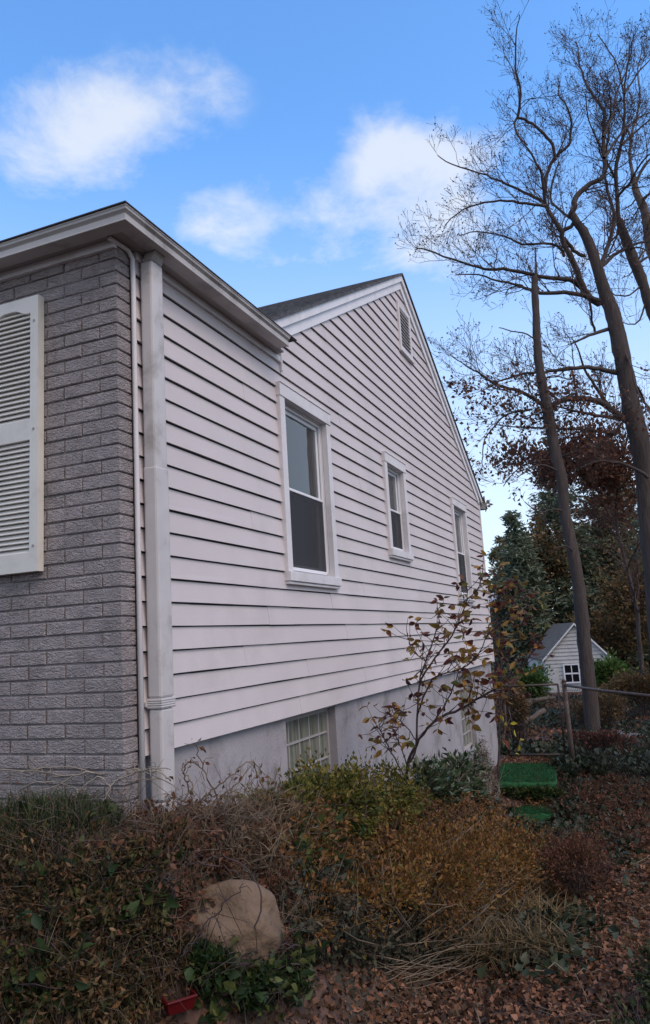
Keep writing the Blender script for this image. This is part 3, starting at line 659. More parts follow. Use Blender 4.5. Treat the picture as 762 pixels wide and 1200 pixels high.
limbs = [
 ([(670, 252), (672.7, 242), (676.7, 229), (692, 216), (708.5, 205), (707, 180), (707, 159), (708.5, 133), (703, 122), (687, 98), (680.6, 79), (678, 61), (675, 48)], 7.5, 1.2, 15.5),
 ([(703, 356), (690, 347), (682, 335), (674, 311), (661, 287), (658, 273), (652, 260), (639.5, 241), (638, 225), (635, 205), (629, 193), (620, 175), (612, 168)], 8.5, 1.5, 12.6),
 ([(660, 270), (672, 262), (668, 250)], 5, 4, 14),
 ([(639.5, 225), (640, 207), (650, 185), (666, 170), (668.7, 159), (670, 143), (663, 122), (655, 112), (656, 95)], 4.5, 1.2, 14.5),
 ([(650, 188), (647.5, 170), (637, 156), (625, 146), (609, 138), (603, 144), (606, 158), (618, 170)], 4, 2, 13),
 ([(607, 139), (609, 125), (610, 106), (605, 85), (604.5, 60), (605, 40), (609, 17)], 3.6, 1, 12.6),
 ([(706, 355), (690, 348), (682, 345), (661, 343), (634, 343), (616, 338), (607.7, 334), (586.5, 330), (560, 322), (535, 322)], 6.5, 1.2, 12.2),
 ([(684, 340), (674, 330), (661, 327), (632, 324), (600, 317), (573, 315), (560, 313.5), (530, 304), (500, 293), (487, 290)], 6, 1.2, 11.8),
 ([(639, 241), (633, 241), (608, 237), (586.5, 235), (560, 240), (535, 250), (520, 268)], 4, 1, 12),
 ([(638, 238), (631.6, 234), (613, 225), (594.5, 216), (576, 208), (560, 202), (530, 192), (513, 182)], 4, 1, 13),
 ([(661, 300), (658, 293), (647.5, 286), (613, 286), (592, 276), (560, 272), (538, 276)], 4, 1, 12.5),
 ([(685, 300), (676, 296), (668, 288), (661, 278)], 4.5, 3.5, 13.7),
 ([(704, 322), (706, 306), (711, 293), (718, 272), (720, 253), (716, 237), (711, 216), (709, 196), (713, 160), (716, 120), (712, 90)], 6, 1.2, 15.5),
 ([(705, 312), (719, 299), (730, 293), (745, 285), (762, 283), (780, 270)], 5, 1.5, 16),
 ([(713.8, 385.6), (695, 391), (680, 398), (668.7, 403)], 5, 1.5, 13),
 ([(697, 388), (694, 375), (691, 352)], 3, 2.5, 13.5),
 ([(723, 437), (703, 432), (682, 430.5), (661, 432), (637, 436), (618, 437), (594.5, 443.7), (581, 449), (566, 457)], 6, 1, 12),
 ([(735, 493), (716.4, 479.5), (698, 469), (666, 468), (647.5, 474), (637, 474), (623.6, 466), (605, 457), (584, 451.7), (570.6, 443.7), (560, 436), (546, 428), (530, 418)], 8, 1, 11.5),
 ([(728, 492), (706, 487.5), (685, 484), (671, 481), (648, 475)], 4.5, 2, 12.8),
 ([(722, 508), (708.5, 506), (684.6, 503), (653, 502), (610, 500.7), (581, 497)], 5, 1, 12.4),
 ([(623.6, 479.5), (602, 483.5), (590, 488), (581, 498), (569, 514), (565, 535), (566, 548)], 2.6, 1, 12),
 ([(716, 482), (706, 466), (698, 453), (684.6, 432), (679, 413), (670, 396)], 5, 1.2, 13.2),
 ([(676, 262), (655, 245), (645, 232), (650, 205), (655, 190)], 3.5, 1.5, 15),
 ([(735, 440), (748, 455), (762, 480), (785, 500)], 4, 1.5, 15),
 ([(728, 405), (738, 425), (745, 455), (757, 475), (765, 490)], 3, 1.5, 13),
 ([(708, 185), (725, 160), (745, 140), (770, 128)], 3.6, 1.3, 16),
 ([(707, 160), (718, 135), (722, 110), (735, 80), (738, 50)], 3, 1, 15.5),
 ([(727, 500), (700, 520), (672, 530), (640, 540), (612, 545), (590, 570)], 4, 1, 12.5),
 ([(760, 560), (735, 545), (705, 540), (680, 548)], 4.5, 1.3, 12.8),
]
tb = TB(); tw = TB(); tips = []
for pix, w0, w1, Ye in limbs:
    Ys = TY if abs(pix[0][0]-700) < 60 else (TY+Ye)/2
    P = smooth_path(limb_pts(pix, Ys, Ye), 3, .008); rr = np.linspace(px_r(w0, *pix[0], Ys), px_r(w1, *pix[-1], Ye), len(P))
    tb.tube(P, rr, 7)
    grow_twigs(tw, P, rr[0]*.75, rr[-1], 2, 4.2, 1.35, tips, (-.3, 0, .25), .3, .12)
tb.build('limb_crown', M['bark'], oak); tw.build('twig_sprays', M['twig'], oak)
tips = np.array(tips)
sel = tips[rng.random(len(tips)) < .22]; leaves('dry_leaves', sel, rng.normal(size=sel.shape), .045, M['twig'], oak, .8)
lowt = tips[(tips[:, 2] < 5.6) & (rng.random(len(tips)) < .16)]
russet = leafmat('russet_leaves', [(.07, .03, .025), (.15, .06, .04), (.21, .09, .055), (.12, .075, .045)], .6, .35, .4)
Pn = np.repeat(lowt, 3, 0)+rng.normal(size=(len(lowt)*3, 3))*.07
leaves('clinging_leaves', Pn, rng.normal(size=Pn.shape)+np.array([0, 0, -.6]), .10, russet, oak, .6)

# --- second tree, tall and straight, snapped off at the top
Y1 = 12.5
t1 = thing('snapped_tree', (pt(694, 850, Y1)[0], Y1, -1.6), 'slim straight tree with a snapped off top, standing in front of the white shed', 'tree', 'bare trees behind the house')
tp = [(697, 880, 19), (691, 812, 17), (687, 772, 16.4), (683, 733, 16), (679, 693, 14.6), (674, 661, 13.6), (666, 621, 13), (662, 600, 13), (658, 559, 12.6), (650, 527, 12.6), (645, 498, 12), (638, 461, 11), (631.6, 426, 10), (629.5, 400, 9.3), (628.4, 370, 9), (626.8, 340, 8), (626.5, 324, 7)]
P = np.array([pt(u, v, Y1) for u, v, w in tp]); r = [px_r(w, u, v, Y1) for u, v, w in tp]
Ps = smooth_path(P, 4); rs_ = np.interp(np.linspace(0, len(r)-1, len(Ps)), range(len(r)), r)
trunk_mesh('trunk', Ps, rs_, M['bark'], t1, 12)
tb = TB(); tw = TB(); tips = []
for pix, w0, w1, Ye in [([(628, 330), (628.5, 312), (627.5, 290)], 3.4, 1.4, Y1), ([(629, 400), (618, 392), (600, 388), (585, 384)], 2, 1, 11.5), ([(627, 345), (617, 338), (600, 336), (592, 345)], 2.4, 1, 13),
     ([(636, 445), (650, 440), (668, 445), (680, 440)], 2, 1, 13.5), ([(657, 555), (640, 545), (622, 548), (606, 560)], 2.6, 1, 11.5), ([(664, 600), (648, 597), (632, 600), (615, 588)], 2.6, 1, 11.8), ([(655, 520), (672, 508), (690, 505)], 2.2, 1, 12), ([(676, 650), (664, 640), (650, 642)], 2, 1, 12)]:
    P = smooth_path(limb_pts(pix, Y1, Ye), 3, .006); rr = np.linspace(px_r(w0, *pix[0], Y1), px_r(w1, *pix[-1], Ye), len(P)); tb.tube(P, rr, 6)
    grow_twigs(tw, P, rr[0]*.7, rr[-1], 1, 2.4, .7, tips, (0, 0, .2), .2, .2)
tb.build('limb_crown', M['bark'], t1); tw.build('twig_sprays', M['twig'], t1)
# --- third tree leaning in from the right
Y3 = 15.0
t3 = thing('leaning_tree', (pt(842, 800, Y3)[0], Y3, -1.4), 'bare grey trunk leaning in from the right edge, right of the big oak', 'tree', 'bare trees behind the house')
tp = [(846, 840, 22), (830, 640, 18), (800, 480, 15), (775, 395, 13), (762, 359, 12), (753.5, 332, 12), (743, 306, 12), (732, 277, 10.6), (725.7, 258, 8)]
P = np.array([pt(u, v, Y3) for u, v, w in tp]); r = [px_r(w, u, v, Y3) for u, v, w in tp]
Ps = smooth_path(P, 4); rs_ = np.interp(np.linspace(0, len(r)-1, len(Ps)), range(len(r)), r)
trunk_mesh('trunk', Ps, rs_, M['bark'], t3, 12)
tb = TB(); tw = TB(); tips = []
for pix, w0, w1, Ye in [([(726, 260), (724, 240), (722, 200), (727, 175), (730, 159), (732, 130), (732, 106), (735, 80), (740, 60), (742, 40)], 6, 1, 15.5),
    ([(732, 110), (745, 90), (762, 70), (775, 60)], 2.6, 1, 16), ([(728, 170), (741, 158), (759, 143), (780, 132)], 3.4, 1.2, 16.5), ([(724, 230), (738, 215), (752, 190), (775, 170)], 3.6, 1.2, 14),
    ([(722, 215), (712, 190), (700, 165), (690, 140), (686, 110)], 3.2, 1, 14), ([(745, 310), (762, 300), (785, 296)], 4, 1.5, 16), ([(738, 292), (750, 290), (770, 300)], 2.5, 1, 14), ([(752, 335), (738, 345), (722, 346), (712, 340)], 2.4, 1, 14),
    ([(726, 262), (720, 285), (712, 300), (703, 308)], 2.4, 1, 14.5), ([(731, 110), (726, 85), (715, 60), (700, 40)], 2.2, 1, 15), ([(758, 350), (750, 375), (740, 380), (730, 378)], 2.4, 1, 14.2)]:
    P = smooth_path(limb_pts(pix, Y3, Ye), 3, .008); rr = np.linspace(px_r(w0, *pix[0], Y3), px_r(w1, *pix[-1], Ye), len(P)); tb.tube(P, rr, 6)
    grow_twigs(tw, P, rr[0]*.75, rr[-1], 2, 3.5, 1.5, tips, (0, 0, .3), .35, .1)
tb.build('limb_crown', M['bark'], t3); tw.build('twig_sprays', M['twig'], t3)
tips = np.array(tips); sel = tips[rng.random(len(tips)) < .22]; leaves('dry_leaves', sel, rng.normal(size=sel.shape), .045, M['twig'], t3, .8)
# --- fourth, paler stem in the top right corner
Y4 = 17.0
t4 = thing('pale_tree', (pt(880, 800, Y4)[0], Y4, -1.4), 'bare tree with a paler brown stem in the upper right corner, behind the leaning tree', 'tree', 'bare trees behind the house')
tp = [(905, 860, 22), (860, 600, 17), (810, 430, 14), (780, 340, 12), (762, 290, 10), (756, 248, 9.5), (746, 226, 8), (742, 205, 6)]
P = np.array([pt(u, v, Y4) for u, v, w in tp]); r = [px_r(w, u, v, Y4) for u, v, w in tp]
Ps = smooth_path(P, 4); rs_ = np.interp(np.linspace(0, len(r)-1, len(Ps)), range(len(r)), r)
trunk_mesh('trunk', Ps, rs_, M['bark2'], t4, 12)
tb = TB(); tw = TB(); tips = []
for pix, w0, w1, Ye in [([(742, 207), (738, 180), (742, 150), (750, 120), (748, 80), (755, 50)], 4.5, 1, 18), ([(744, 215), (755, 195), (770, 180), (790, 172)], 4, 1.2, 17), ([(752, 235), (765, 225), (780, 222)], 3.5, 1.2, 16), ([(762, 290), (750, 300), (742, 318), (730, 325)], 3, 1, 16), ([(748, 228), (740, 240), (728, 246)], 2.4, 1, 17.5), ([(741, 165), (730, 140), (722, 120), (720, 90)], 2.6, 1, 18), ([(770, 312), (776, 280), (772, 250), (780, 230)], 3.5, 1, 17)]:
    P = smooth_path(limb_pts(pix, Y4, Ye), 3, .008); rr = np.linspace(px_r(w0, *pix[0], Y4), px_r(w1, *pix[-1], Ye), len(P)); tb.tube(P, rr, 6)
    grow_twigs(tw, P, rr[0]*.75, rr[-1], 2, 2.6, 1.6, tips, (0, 0, .3), .35, .1)
tb.build('limb_crown', M['bark2'], t4); tw.build('twig_sprays', M['bark2'], t4)

# --- russet oak sapling and shrubs behind the trunk, and evergreens
def leafy_tree(name, label, u, vtop, vbot, Y, blobs, n, size, m, trunk_r=.09, group=None, cs=.22, clumps=60, cat='tree'):
    x, y, _ = pt(u, 700, Y); z = float(zg(x, y)); t = thing(name, (x, y, z), label, cat, group)
    top = pt(u, vtop, Y)
    P = smooth_path(np.array([[x, y, z-.1], [x+.1, y, z+.35*(top[2]-z)], [x-.05, y+.1, z+.7*(top[2]-z)], top]), 4, .02)
    tb = TB(); tb.tube(P, np.linspace(trunk_r, .02, len(P)), 9); tb.build('trunk', M['bark'], t)
    tw = TB(); tips = []; grow_twigs(tw, P, trunk_r, .02, 1, 3.0, (top[2]-z)*.38, tips, (0, 0, .2), .3, .25); tw.build('branches', M['twig'], t)
    PP = []; DD = []
    for (bu, bv, bw, bh, dY, share) in blobs:
        c = pt(bu, bv, Y+dY); s = float(np.dot(c-CAM, FW))/FPX
        p, d = blob_pts(c, (bw*s, bw*s*.9, bh*s), int(n*share), .25, clumps, cs); PP.append(p); DD.append(d)
    leaves('leaves', np.concatenate(PP), np.concatenate(DD), size, m, t, .55); return t
leafy_tree('russet_oak_tree', 'young oak still holding a dense crown of russet red leaves, behind the snapped tree', 738, 500, 800, 16.5, [(690, 535, 55, 38, 0, .45), (650, 545, 30, 25, 0, .12), (735, 560, 35, 38, 0, .2), (610, 535, 38, 18, -1, .06), (715, 600, 40, 25, 1, .08)], 7500, .115, russet, .06)
# conifers: tiers of drooping feathery boughs
def conifer(label, u, vtop, Y, halfw, m, group='evergreens behind the shed', tiers=26, n0=15, bare=.08, name='evergreen_tree'):
    top = pt(u, vtop, Y); x, y = top[0], top[1]; z = float(zg(x, y)); H = top[2]-z; s = float(np.dot(top-CAM, FW))/FPX; Rm = halfw*s
    t = thing(name, (x, y, z), label, 'evergreen tree', group)
    tb = TB(); tb.tube(np.array([[x, y, z-.2], [x+.05, y, z+H*.5], [x, y, z+H]]), [H*.022+.05, H*.014+.03, .015], 9); tb.build('trunk', M['bark'], t)
    br = TB(); PP = []; DD = []
    for k in range(tiers):
        f = (k+rng.random()*.6)/tiers; zz = z+H*(bare+(1-bare)*f); Rr = Rm*(1-f)**.75*(.75+.5*rng.random()); nb = max(4, int(n0*(1-f*.6)))
        for b in range(nb):
            a = rng.uniform(0, 2*math.pi); L = Rr*rng.uniform(.55, 1.12); d = np.array([math.cos(a), math.sin(a), rng.uniform(-.05, .3)])
            q = np.array([[x, y, zz]]+[[x+d[0]*L*g, y+d[1]*L*g, zz+d[2]*L*g-L*.28*g*g] for g in (.35, .7, 1)]); br.tube(q, [.035, .025, .015, .006], 3)
            nn = int(19*L/1.5)+6; g = rng.random(nn)**.6; i = np.clip((g*3).astype(int), 0, 2); fr_ = g*3-i
            p = q[i]+(q[i+1]-q[i])*fr_[:, None]; sd = np.array([-d[1], d[0], 0]); side = rng.normal(size=(nn, 1)); p = p+sd*side*L*.16*(1.2-g[:, None])+rng.normal(size=(nn, 3))*.06
            PP.append(p); DD.append(np.tile(d, (nn, 1))*.9+sd*np.sign(side)*.8+rng.normal(size=(nn, 3))*.35+np.array([0, 0, -.25]))
    br.build('bough_sprays', M['twig'], t)
    P = np.repeat(np.concatenate(PP), 3, 0); D = np.repeat(np.concatenate(DD), 3, 0); P = P+rng.normal(size=P.shape)*.09; D = D+rng.normal(size=D.shape)*.5
    leaves('needles', P, D, .24*(s/.025)**.3, m, t, .30, .1); return t
ev = leafmat('evergreen_needles', [(.055, .08, .055), (.12, .155, .10), (.20, .21, .14)], .7, .2, .5, .8)
ev2 = leafmat('evergreen_olive', [(.06, .07, .04), (.13, .13, .07), (.22, .18, .10)], .7, .2, .5, .8)
conifer('broad dark evergreen with its top just left of the snapped trunk', 642, 512, 34, 66, ev)
conifer('short evergreen close beside the far corner of the house', 600, 600, 31, 50, ev)
conifer('tall olive green evergreen behind the russet oak', 698, 520, 36, 80, ev2)
conifer('dark evergreen at the right edge of the picture', 768, 560, 33, 75, ev)
conifer('low spreading evergreen right behind the white shed', 715, 640, 40, 70, ev)
conifer('broad olive evergreen filling the gap next to the far corner, behind the brick house', 588, 628, 44, 60, ev2, tiers=20)
conifer('tall evergreen between the two big bare trunks, behind the russet oak', 722, 545, 45, 80, ev)
brush = leafmat('brown_brush', [(.055, .048, .028), (.14, .09, .045), (.23, .12, .05), (.11, .11, .045)], .7, .25, .5, 1.2)
leafy_tree('thicket_tree', 'loose brown and green thicket tree at the right edge behind the fence', 752, 610, 820, 29, [(750, 700, 45, 50, 0, .6), (715, 745, 45, 28, 2, .4)], 7000, .17, brush, .07)
leafy_tree('thicket_tree', 'brown leaved loose tree just left of the snapped trunk, behind the shed', 640, 600, 800, 33, [(640, 650, 34, 45, 0, .6), (605, 680, 30, 30, 2, .4)], 3500, .2, brush, .08)
# far wood closing the horizon all round
tbw = []; 
Pw = []; 
for a in np.linspace(0, 2*math.pi, 170, endpoint=False):
    rr = rng.uniform(60, 95); cx, cy = rr*math.sin(a), 20+rr*math.cos(a); hgt = rng.uniform(4.0, 7.5)
    p, d = blob_pts((cx, cy, -3+hgt*.5), (3.2, 3.2, hgt*.55), 420, .4, 22, .3); Pw.append(p)
Pw = np.concatenate(Pw); wd = leaves('far_wood', Pw, rng.normal(size=Pw.shape), .75, leafmat('far_wood_leaves', [(.03, .035, .025), (.07, .055, .04), (.10, .065, .045)], .8, .1, .6, .1), None, .8)
tag(wd, 'distant autumn wood along the horizon', None, None, 'stuff')

# ------------------------------------------------------------------ shed and the far brick house
SY = 25.0
gl = pt(637, 775, SY); gr_ = pt(716, 768, SY); pk = pt(672.7, 729.5, SY)
sb = -2.05
shed = thing('shed', ((gl[0]+gr_[0])/2, SY, sb), 'small white clapboard shed with a grey gable roof and a four pane window', 'shed')
x0, x1, ze, zp = gl[0]+.05, gr_[0]-.05, -.66, .46
xm = pk[0]; dx_, dy_ = -1.15, 4.2                # ridge runs back and to the left
def sv(x, z, k=0, o=0): return (x+dx_*k, SY+dy_*k+o, z)
m_ = MB(); nb = 14
# gable front as lapped boards
def hw(z):
    if z <= ze: return x0, x1
    f = (z-ze)/(zp-ze); return x0+(xm-x0)*f, x1+(xm-x1)*f
H0 = -2.1; nbo = 20; wz0, wz1 = -1.50, -.84; wx0, wx1 = pt(661, 790, SY)[0], pt(680.5, 790, SY)[0]
for i in range(nbo):
    a = H0+(zp-H0)*i/nbo; b = H0+(zp-H0)*(i+1)/nbo; (a0, a1), (b0, b1) = hw(a), hw(min(b, zp-.01))
    m_.quad((a0, SY-.03, a), (a1, SY-.03, a), (b1, SY-.003, b), (b0, SY-.003, b)); m_.quad((a0, SY-.003, a), (a1, SY-.003, a), (a1, SY-.03, a), (a0, SY-.03, a))
m_.hexa([sv(x0, H0), sv(x1, H0), sv(x1, ze), sv(xm, zp), sv(x0, ze)], [sv(x0, H0, 1), sv(x1, H0, 1), sv(x1, ze, 1), sv(xm, zp, 1), sv(x0, ze, 1)])
m_.build('wall', M['shedwall'], shed)
m_ = MB()
for xe, sgn in ((x0, -1), (x1, 1)):
    ex = xe+sgn*.07; ez = ze-.07*(zp-ze)/abs(xe-xm)
    m_.hexa([sv(ex, ez, 0, -.08), sv(xm, zp+.02, 0, -.08), sv(xm, zp+.09, 0, -.08), sv(ex, ez+.07, 0, -.08)], [sv(ex, ez, 1, .1), sv(xm, zp+.02, 1, .1), sv(xm, zp+.09, 1, .1), sv(ex, ez+.07, 1, .1)])
rf = m_.build('roof', M['shedroof'], shed)
m_ = MB()
for xe, sgn in ((x0, -1), (x1, 1)):
    ex = xe+sgn*.075; ez = ze-.075*(zp-ze)/abs(xe-xm)
    m_.hexa([sv(ex, ez-.015, 0, -.11), sv(xm, zp+.005, 0, -.11), sv(xm, zp+.075, 0, -.11), sv(ex, ez+.055, 0, -.11)], [sv(ex, ez-.015, 0, -.083), sv(xm, zp+.005, 0, -.083), sv(xm, zp+.075, 0, -.083), sv(ex, ez+.055, 0, -.083)])
m_.build('barge_board', M['sash'], rf)
m_ = MB(); ww = .05
m_.box(wx0, wx0+ww, SY-.075, SY-.031, wz0, wz1); m_.box(wx1-ww, wx1, SY-.075, SY-.031, wz0, wz1); m_.box(wx0+ww, wx1-ww, SY-.075, SY-.031, wz0, wz0+ww); m_.box(wx0+ww, wx1-ww, SY-.075, SY-.031, wz1-ww, wz1)
m_.box((wx0+wx1)/2-.015, (wx0+wx1)/2+.015, SY-.07, SY-.031, wz0+ww, wz1-ww); zc_ = (wz0+wz1)/2; m_.box(wx0+ww, (wx0+wx1)/2-.015, SY-.07, SY-.031, zc_-.025, zc_+.025); m_.box((wx0+wx1)/2+.015, wx1-ww, SY-.07, SY-.031, zc_-.025, zc_+.025)
wn = m_.build('window', M['sash'], shed)
m_ = MB(); m_.box(wx0+ww-.01, wx1-ww+.01, SY-.05, SY-.033, wz0+ww-.01, wz1-ww+.01); m_.build('pane', mat('shed_glass', (.012, .012, .016), .1, .1), wn)
m_ = MB(); a = pt(643, 800, SY)[0]; m_.box(x0+.05, x0+.42, SY-.06, SY-.031, H0, -1.0); m_.build('door', M['shedwall'], shed, bevel=.01)

b0 = pt(560, 742, 36); b1 = pt(622, 742, 36)
bh = thing('brick_house', ((b0[0]+b1[0])/2-2, 36, -2.2), 'red brick house with a pale grey roof, seen in the gap beside the far corner', 'house')
zt = pt(600, 716, 36)[2]; zr = pt(600, 690, 36)[2]
m_ = MB(); m_.box(b0[0]-5, b1[0], 36, 42, -2.6, zt); m_.build('wall', M['redbrick'], bh)
m_ = MB(); m_.hexa([(b0[0]-5.3, 35.7, zt-.02), (b0[0]-5.3, 39, zr), (b0[0]-5.3, 42.3, zt-.02), (b0[0]-5.3, 42.3, zt-.12), (b0[0]-5.3, 35.7, zt-.12)], [(b1[0]+.3, 35.7, zt-.02), (b1[0]+.3, 39, zr), (b1[0]+.3, 42.3, zt-.02), (b1[0]+.3, 42.3, zt-.12), (b1[0]+.3, 35.7, zt-.12)]); m_.build('roof', M['paleroof'], bh)
for q in (0.3, 1.9):
    m_ = MB(); xx = b1[0]-q-1.0; m_.box(xx, xx+.8, 35.93, 35.999, zt-1.5, zt-.45); w_ = m_.build('window', M['sash'], bh)
    m_ = MB(); m_.box(xx+.07, xx+.73, 35.91, 35.929, zt-1.43, zt-.52); m_.build('pane', M['dark'], w_)

# ------------------------------------------------------------------ fence and gate
A = np.array([.10, 8.74]); B_ = np.array([.96, 8.70]); Cc = np.array([2.16, 6.5]); Dd = np.array([4.2, 2.8]); ZR = -.375
def mesh_panel(tb, p, q, zt, h, step=.07, r=.0016):
    L = np.linalg.norm(q-p); d = (q-p)/L; nrm = np.array([-d[1], d[0]])
    for s in (-1, 1):
        u = -h
        while u < L+h:
            # diagonal from (u, bottom) to (u+s*h, top)
            pts = []
            for k in range(2):
                pass
            a0, b0 = u, u+s*h; t0, t1 = 0.0, 1.0
            if b0 != a0:
                lo, hi = sorted(((0-a0)/(b0-a0), (L-a0)/(b0-a0))); t0, t1 = max(t0, lo), min(t1, hi)
            if t1-t0 > .03:
                e = [(a0+(b0-a0)*t, t) for t in (t0, t1)]
                P = np.array([[*(p+d*w+nrm*s*.003), float(zt-h+h*t)] for w, t in e]); tb.tube(P, r, 3)
            u += step
H = 1.02
fence = thing('chain_link_fence', (B_[0], B_[1], -1.55), 'rusty chain link fence with a top rail running from the post towards the right edge', 'fence')
tb = TB(); mesh_panel(tb, B_+np.array([.03, -.05]), Cc, ZR-.02, H); mesh_panel(tb, Cc, Dd, ZR-.02, H); tb.build('wire_mesh', M['wire'], fence)
m_ = MB(); m_.tube([(B_[0]+.02, B_[1]-.03, ZR), (1.5, 7.72, ZR-.012), (Cc[0], Cc[1], ZR), (3.2, 4.6, ZR-.01), (Dd[0], Dd[1], ZR)], .019, 8); m_.build('top_rail', M['galv'], fence, smooth=True)
for p_, h_ in (((.99, 8.66), ZR+.05), ((2.95, 5.07), ZR+.03), ((4.2, 2.8), ZR+.03)):
    m_ = MB(); m_.tube([(p_[0], p_[1], -2.0), (p_[0]-.01, p_[1], h_)], .034, 10); m_.tube([(p_[0]-.01, p_[1], h_), (p_[0]-.01, p_[1], h_+.03)], [.038, .018], 10); po = m_.build('post', M['galv'], fence, smooth=True)
gate = thing('chain_link_gate', (.5, 8.72, -1.5), 'closed chain link gate between the far corner of the house and the fence post', 'gate')
tb = TB(); mesh_panel(tb, A+np.array([.03, 0]), B_-np.array([.09, 0]), ZR-.03, .96); tb.build('wire_mesh', M['wire'], gate)
m_ = MB(); m_.tube([(A[0], A[1], ZR), (B_[0]-.07, B_[1], ZR+.012)], .016, 8); m_.tube([(A[0], A[1], ZR-.97), (B_[0]-.07, B_[1], ZR-.96)], .014, 8); m_.tube([(A[0], A[1], ZR), (A[0], A[1], ZR-.97)], .016, 8); m_.tube([(B_[0]-.07, B_[1], ZR+.012), (B_[0]-.07, B_[1], ZR-.96)], .016, 8)
m_.build('frame', M['galv'], gate, smooth=True)
m_ = MB(); m_.tube([(B_[0]-.13, B_[1], ZR-.45), (B_[0]-.02, B_[1]-.02, ZR-.45)], .012, 6); m_.box(B_[0]-.06, B_[0]-.03, B_[1]-.04, B_[1]+.04, ZR-.52, ZR-.38); m_.build('latch', M['galv'], gate)

# ------------------------------------------------------------------ turf-covered steps
def turf_step(label, ua, ub, v0, v1, Yc, zt, drop):
    p = [pt(ua, (v0+v1)/2, Yc)[0], pt(ub, (v0+v1)/2, Yc)[0]]
    def yz(u, v):
        d = ray(u, v); t = (zt-CAM[2])/d[2]; return (CAM+t*d)[1]
    um = (ua+ub)/2; yb, yf = yz(um, v0), yz(um, v1)
    # front corners on the plane z = zt
    def xz(u, v):
        d = ray(u, v); t = (zt-CAM[2])/d[2]; return (CAM+t*d)
    a, b, c, d = xz(ua, v1), xz(ub, v1), xz(ub-2, v0), xz(ua+2, v0)
    n = 16; top = []
    for j in range(n+1):
        row = []
        for i in range(n+1):
            q = (a*(1-i/n)+b*i/n)*(1-j/n)+(d*(1-i/n)+c*i/n)*j/n
            row.append((q[0], q[1], zt+.006*math.sin(i*1.1+j)+random.uniform(-.003, .003)))
        top.append(row)
    m_ = MB(); k = 0; m_.v = [v for r_ in top for v in r_]
    for j in range(n):
        for i in range(n): m_.f.append((j*(n+1)+i, j*(n+1)+i+1, (j+1)*(n+1)+i+1, (j+1)*(n+1)+i))
    base = len(m_.v)
    for i in range(n+1): x, y, z = top[0][i]; m_.v += [(x, y-.012, z-.02), (x, y-.006, z-drop+.01*math.sin(i*.9))]
    for i in range(n):
        m_.f.append((i, base+2*i, base+2*i+2, i+1)); m_.f.append((base+2*i, base+2*i+1, base+2*i+3, base+2*i+2))
    base = len(m_.v)
    for j in range(n+1): x, y, z = top[j][n]; m_.v += [(x+.01, y, z-.02), (x+.006, y, z-drop)]
    for j in range(n):
        m_.f.append((j*(n+1)+n, base+2*j, base+2*j+2, (j+1)*(n+1)+n)); m_.f.append((base+2*j, base+2*j+1, base+2*j+3, base+2*j+2))
    o = m_.build('turf_step', M['turf'], None, smooth=True); tag(o, label, 'step', 'steps covered in green turf'); 
    # pile of the carpet
    N_ = 9000; ii = rng.random((N_, 2)); P = np.array([(a*(1-s)+b*s)*(1-t)+(d*(1-s)+c*s)*t for s, t in ii]); P[:, 2] = zt+.002
    pl = leaves('carpet_pile', P, rng.normal(size=(N_, 3))*.5+np.array([0, 0, 1]), .022, M['turf'], o, .25, .1); pl.location = (0, 0, 0)
    return o
turf_step('upper green turf covered step, below the gate', 585, 652, 895, 917, 7.5, -1.39, .07)
turf_step('lower green turf covered step, nearer to the shrubs', 581, 648, 938, 954, 6.7, -1.63, .14)

# ------------------------------------------------------------------ fallen leaves and ground cover
def view_filter(P, mg=60):
    d = P-CAM; z = d@FW; u = PU+FPX*(d@RX)/z; v = PV-FPX*(d@UP)/z
    return (z > .3) & (u > -mg) & (u < 762+mg) & (v < 1200+mg)
lit = leafmat('fallen_leaf_litter', [(.03, .016, .010), (.09, .042, .022), (.17, .078, .042), (.29, .14, .085), (.07, .048, .02)], .75, .1, .45, 1.2)
def scatter(name, label, n, xr, yr, size, m, up=.35, lift=.0, fn=None, wid=.7, mask=None):
    x = rng.uniform(*xr, n); y = rng.uniform(*yr, n)
    if fn is not None: k = rng.random(n) < fn(x, y); x, y = x[k], y[k]
    z = zg(x, y)+rng.random(len(x))*.025+lift; P = np.stack([x, y, z], -1); P = P[view_filter(P, 420)]
    D = rng.normal(size=P.shape); D[:, 2] *= up
    o = leaves(name, P, D, size*rng.uniform(.6, 1.25, len(P)), m, None, wid, .12, .2); tag(o, label, None, None, 'stuff'); return o
house_clear = lambda x, y: ((x > .03) | (y < -.12)).astype(float)*np.where((x < .95) & (y > 6.35) & (y < 8.1), .3, 1)
scatter('fallen_leaves', 'carpet of pinkish brown fallen leaves on the yard floor', 240000, (.0, 5.4), (-2.0, 9.5), .031, lit, .45, 0, lambda x, y: house_clear(x, y)*np.where(y > 3, .8, 1))
scatter('far_leaf_litter', 'fallen leaves on the slope beyond the fence', 26000, (-3, 7), (9.5, 24), .085, lit, .5)
scatter('bank_leaves', 'dead leaves lying on the bank along the house', 34000, (-2.0, 1.3), (-1.6, 6), .034, leafmat('bank_litter', [(.03, .018, .012), (.08, .045, .03), (.16, .09, .06), (.06, .05, .03)], .8, .1), .6, 0, house_clear)
ivy = leafmat('ivy_dark', [(.010, .016, .010), (.022, .034, .02), (.04, .055, .03), (.06, .065, .04)], .45, .15, .5, 3)
def patchy(cx, cy, rx, ry): return lambda x, y: np.exp(-(((x-cx)/rx)**2+((y-cy)/ry)**2))
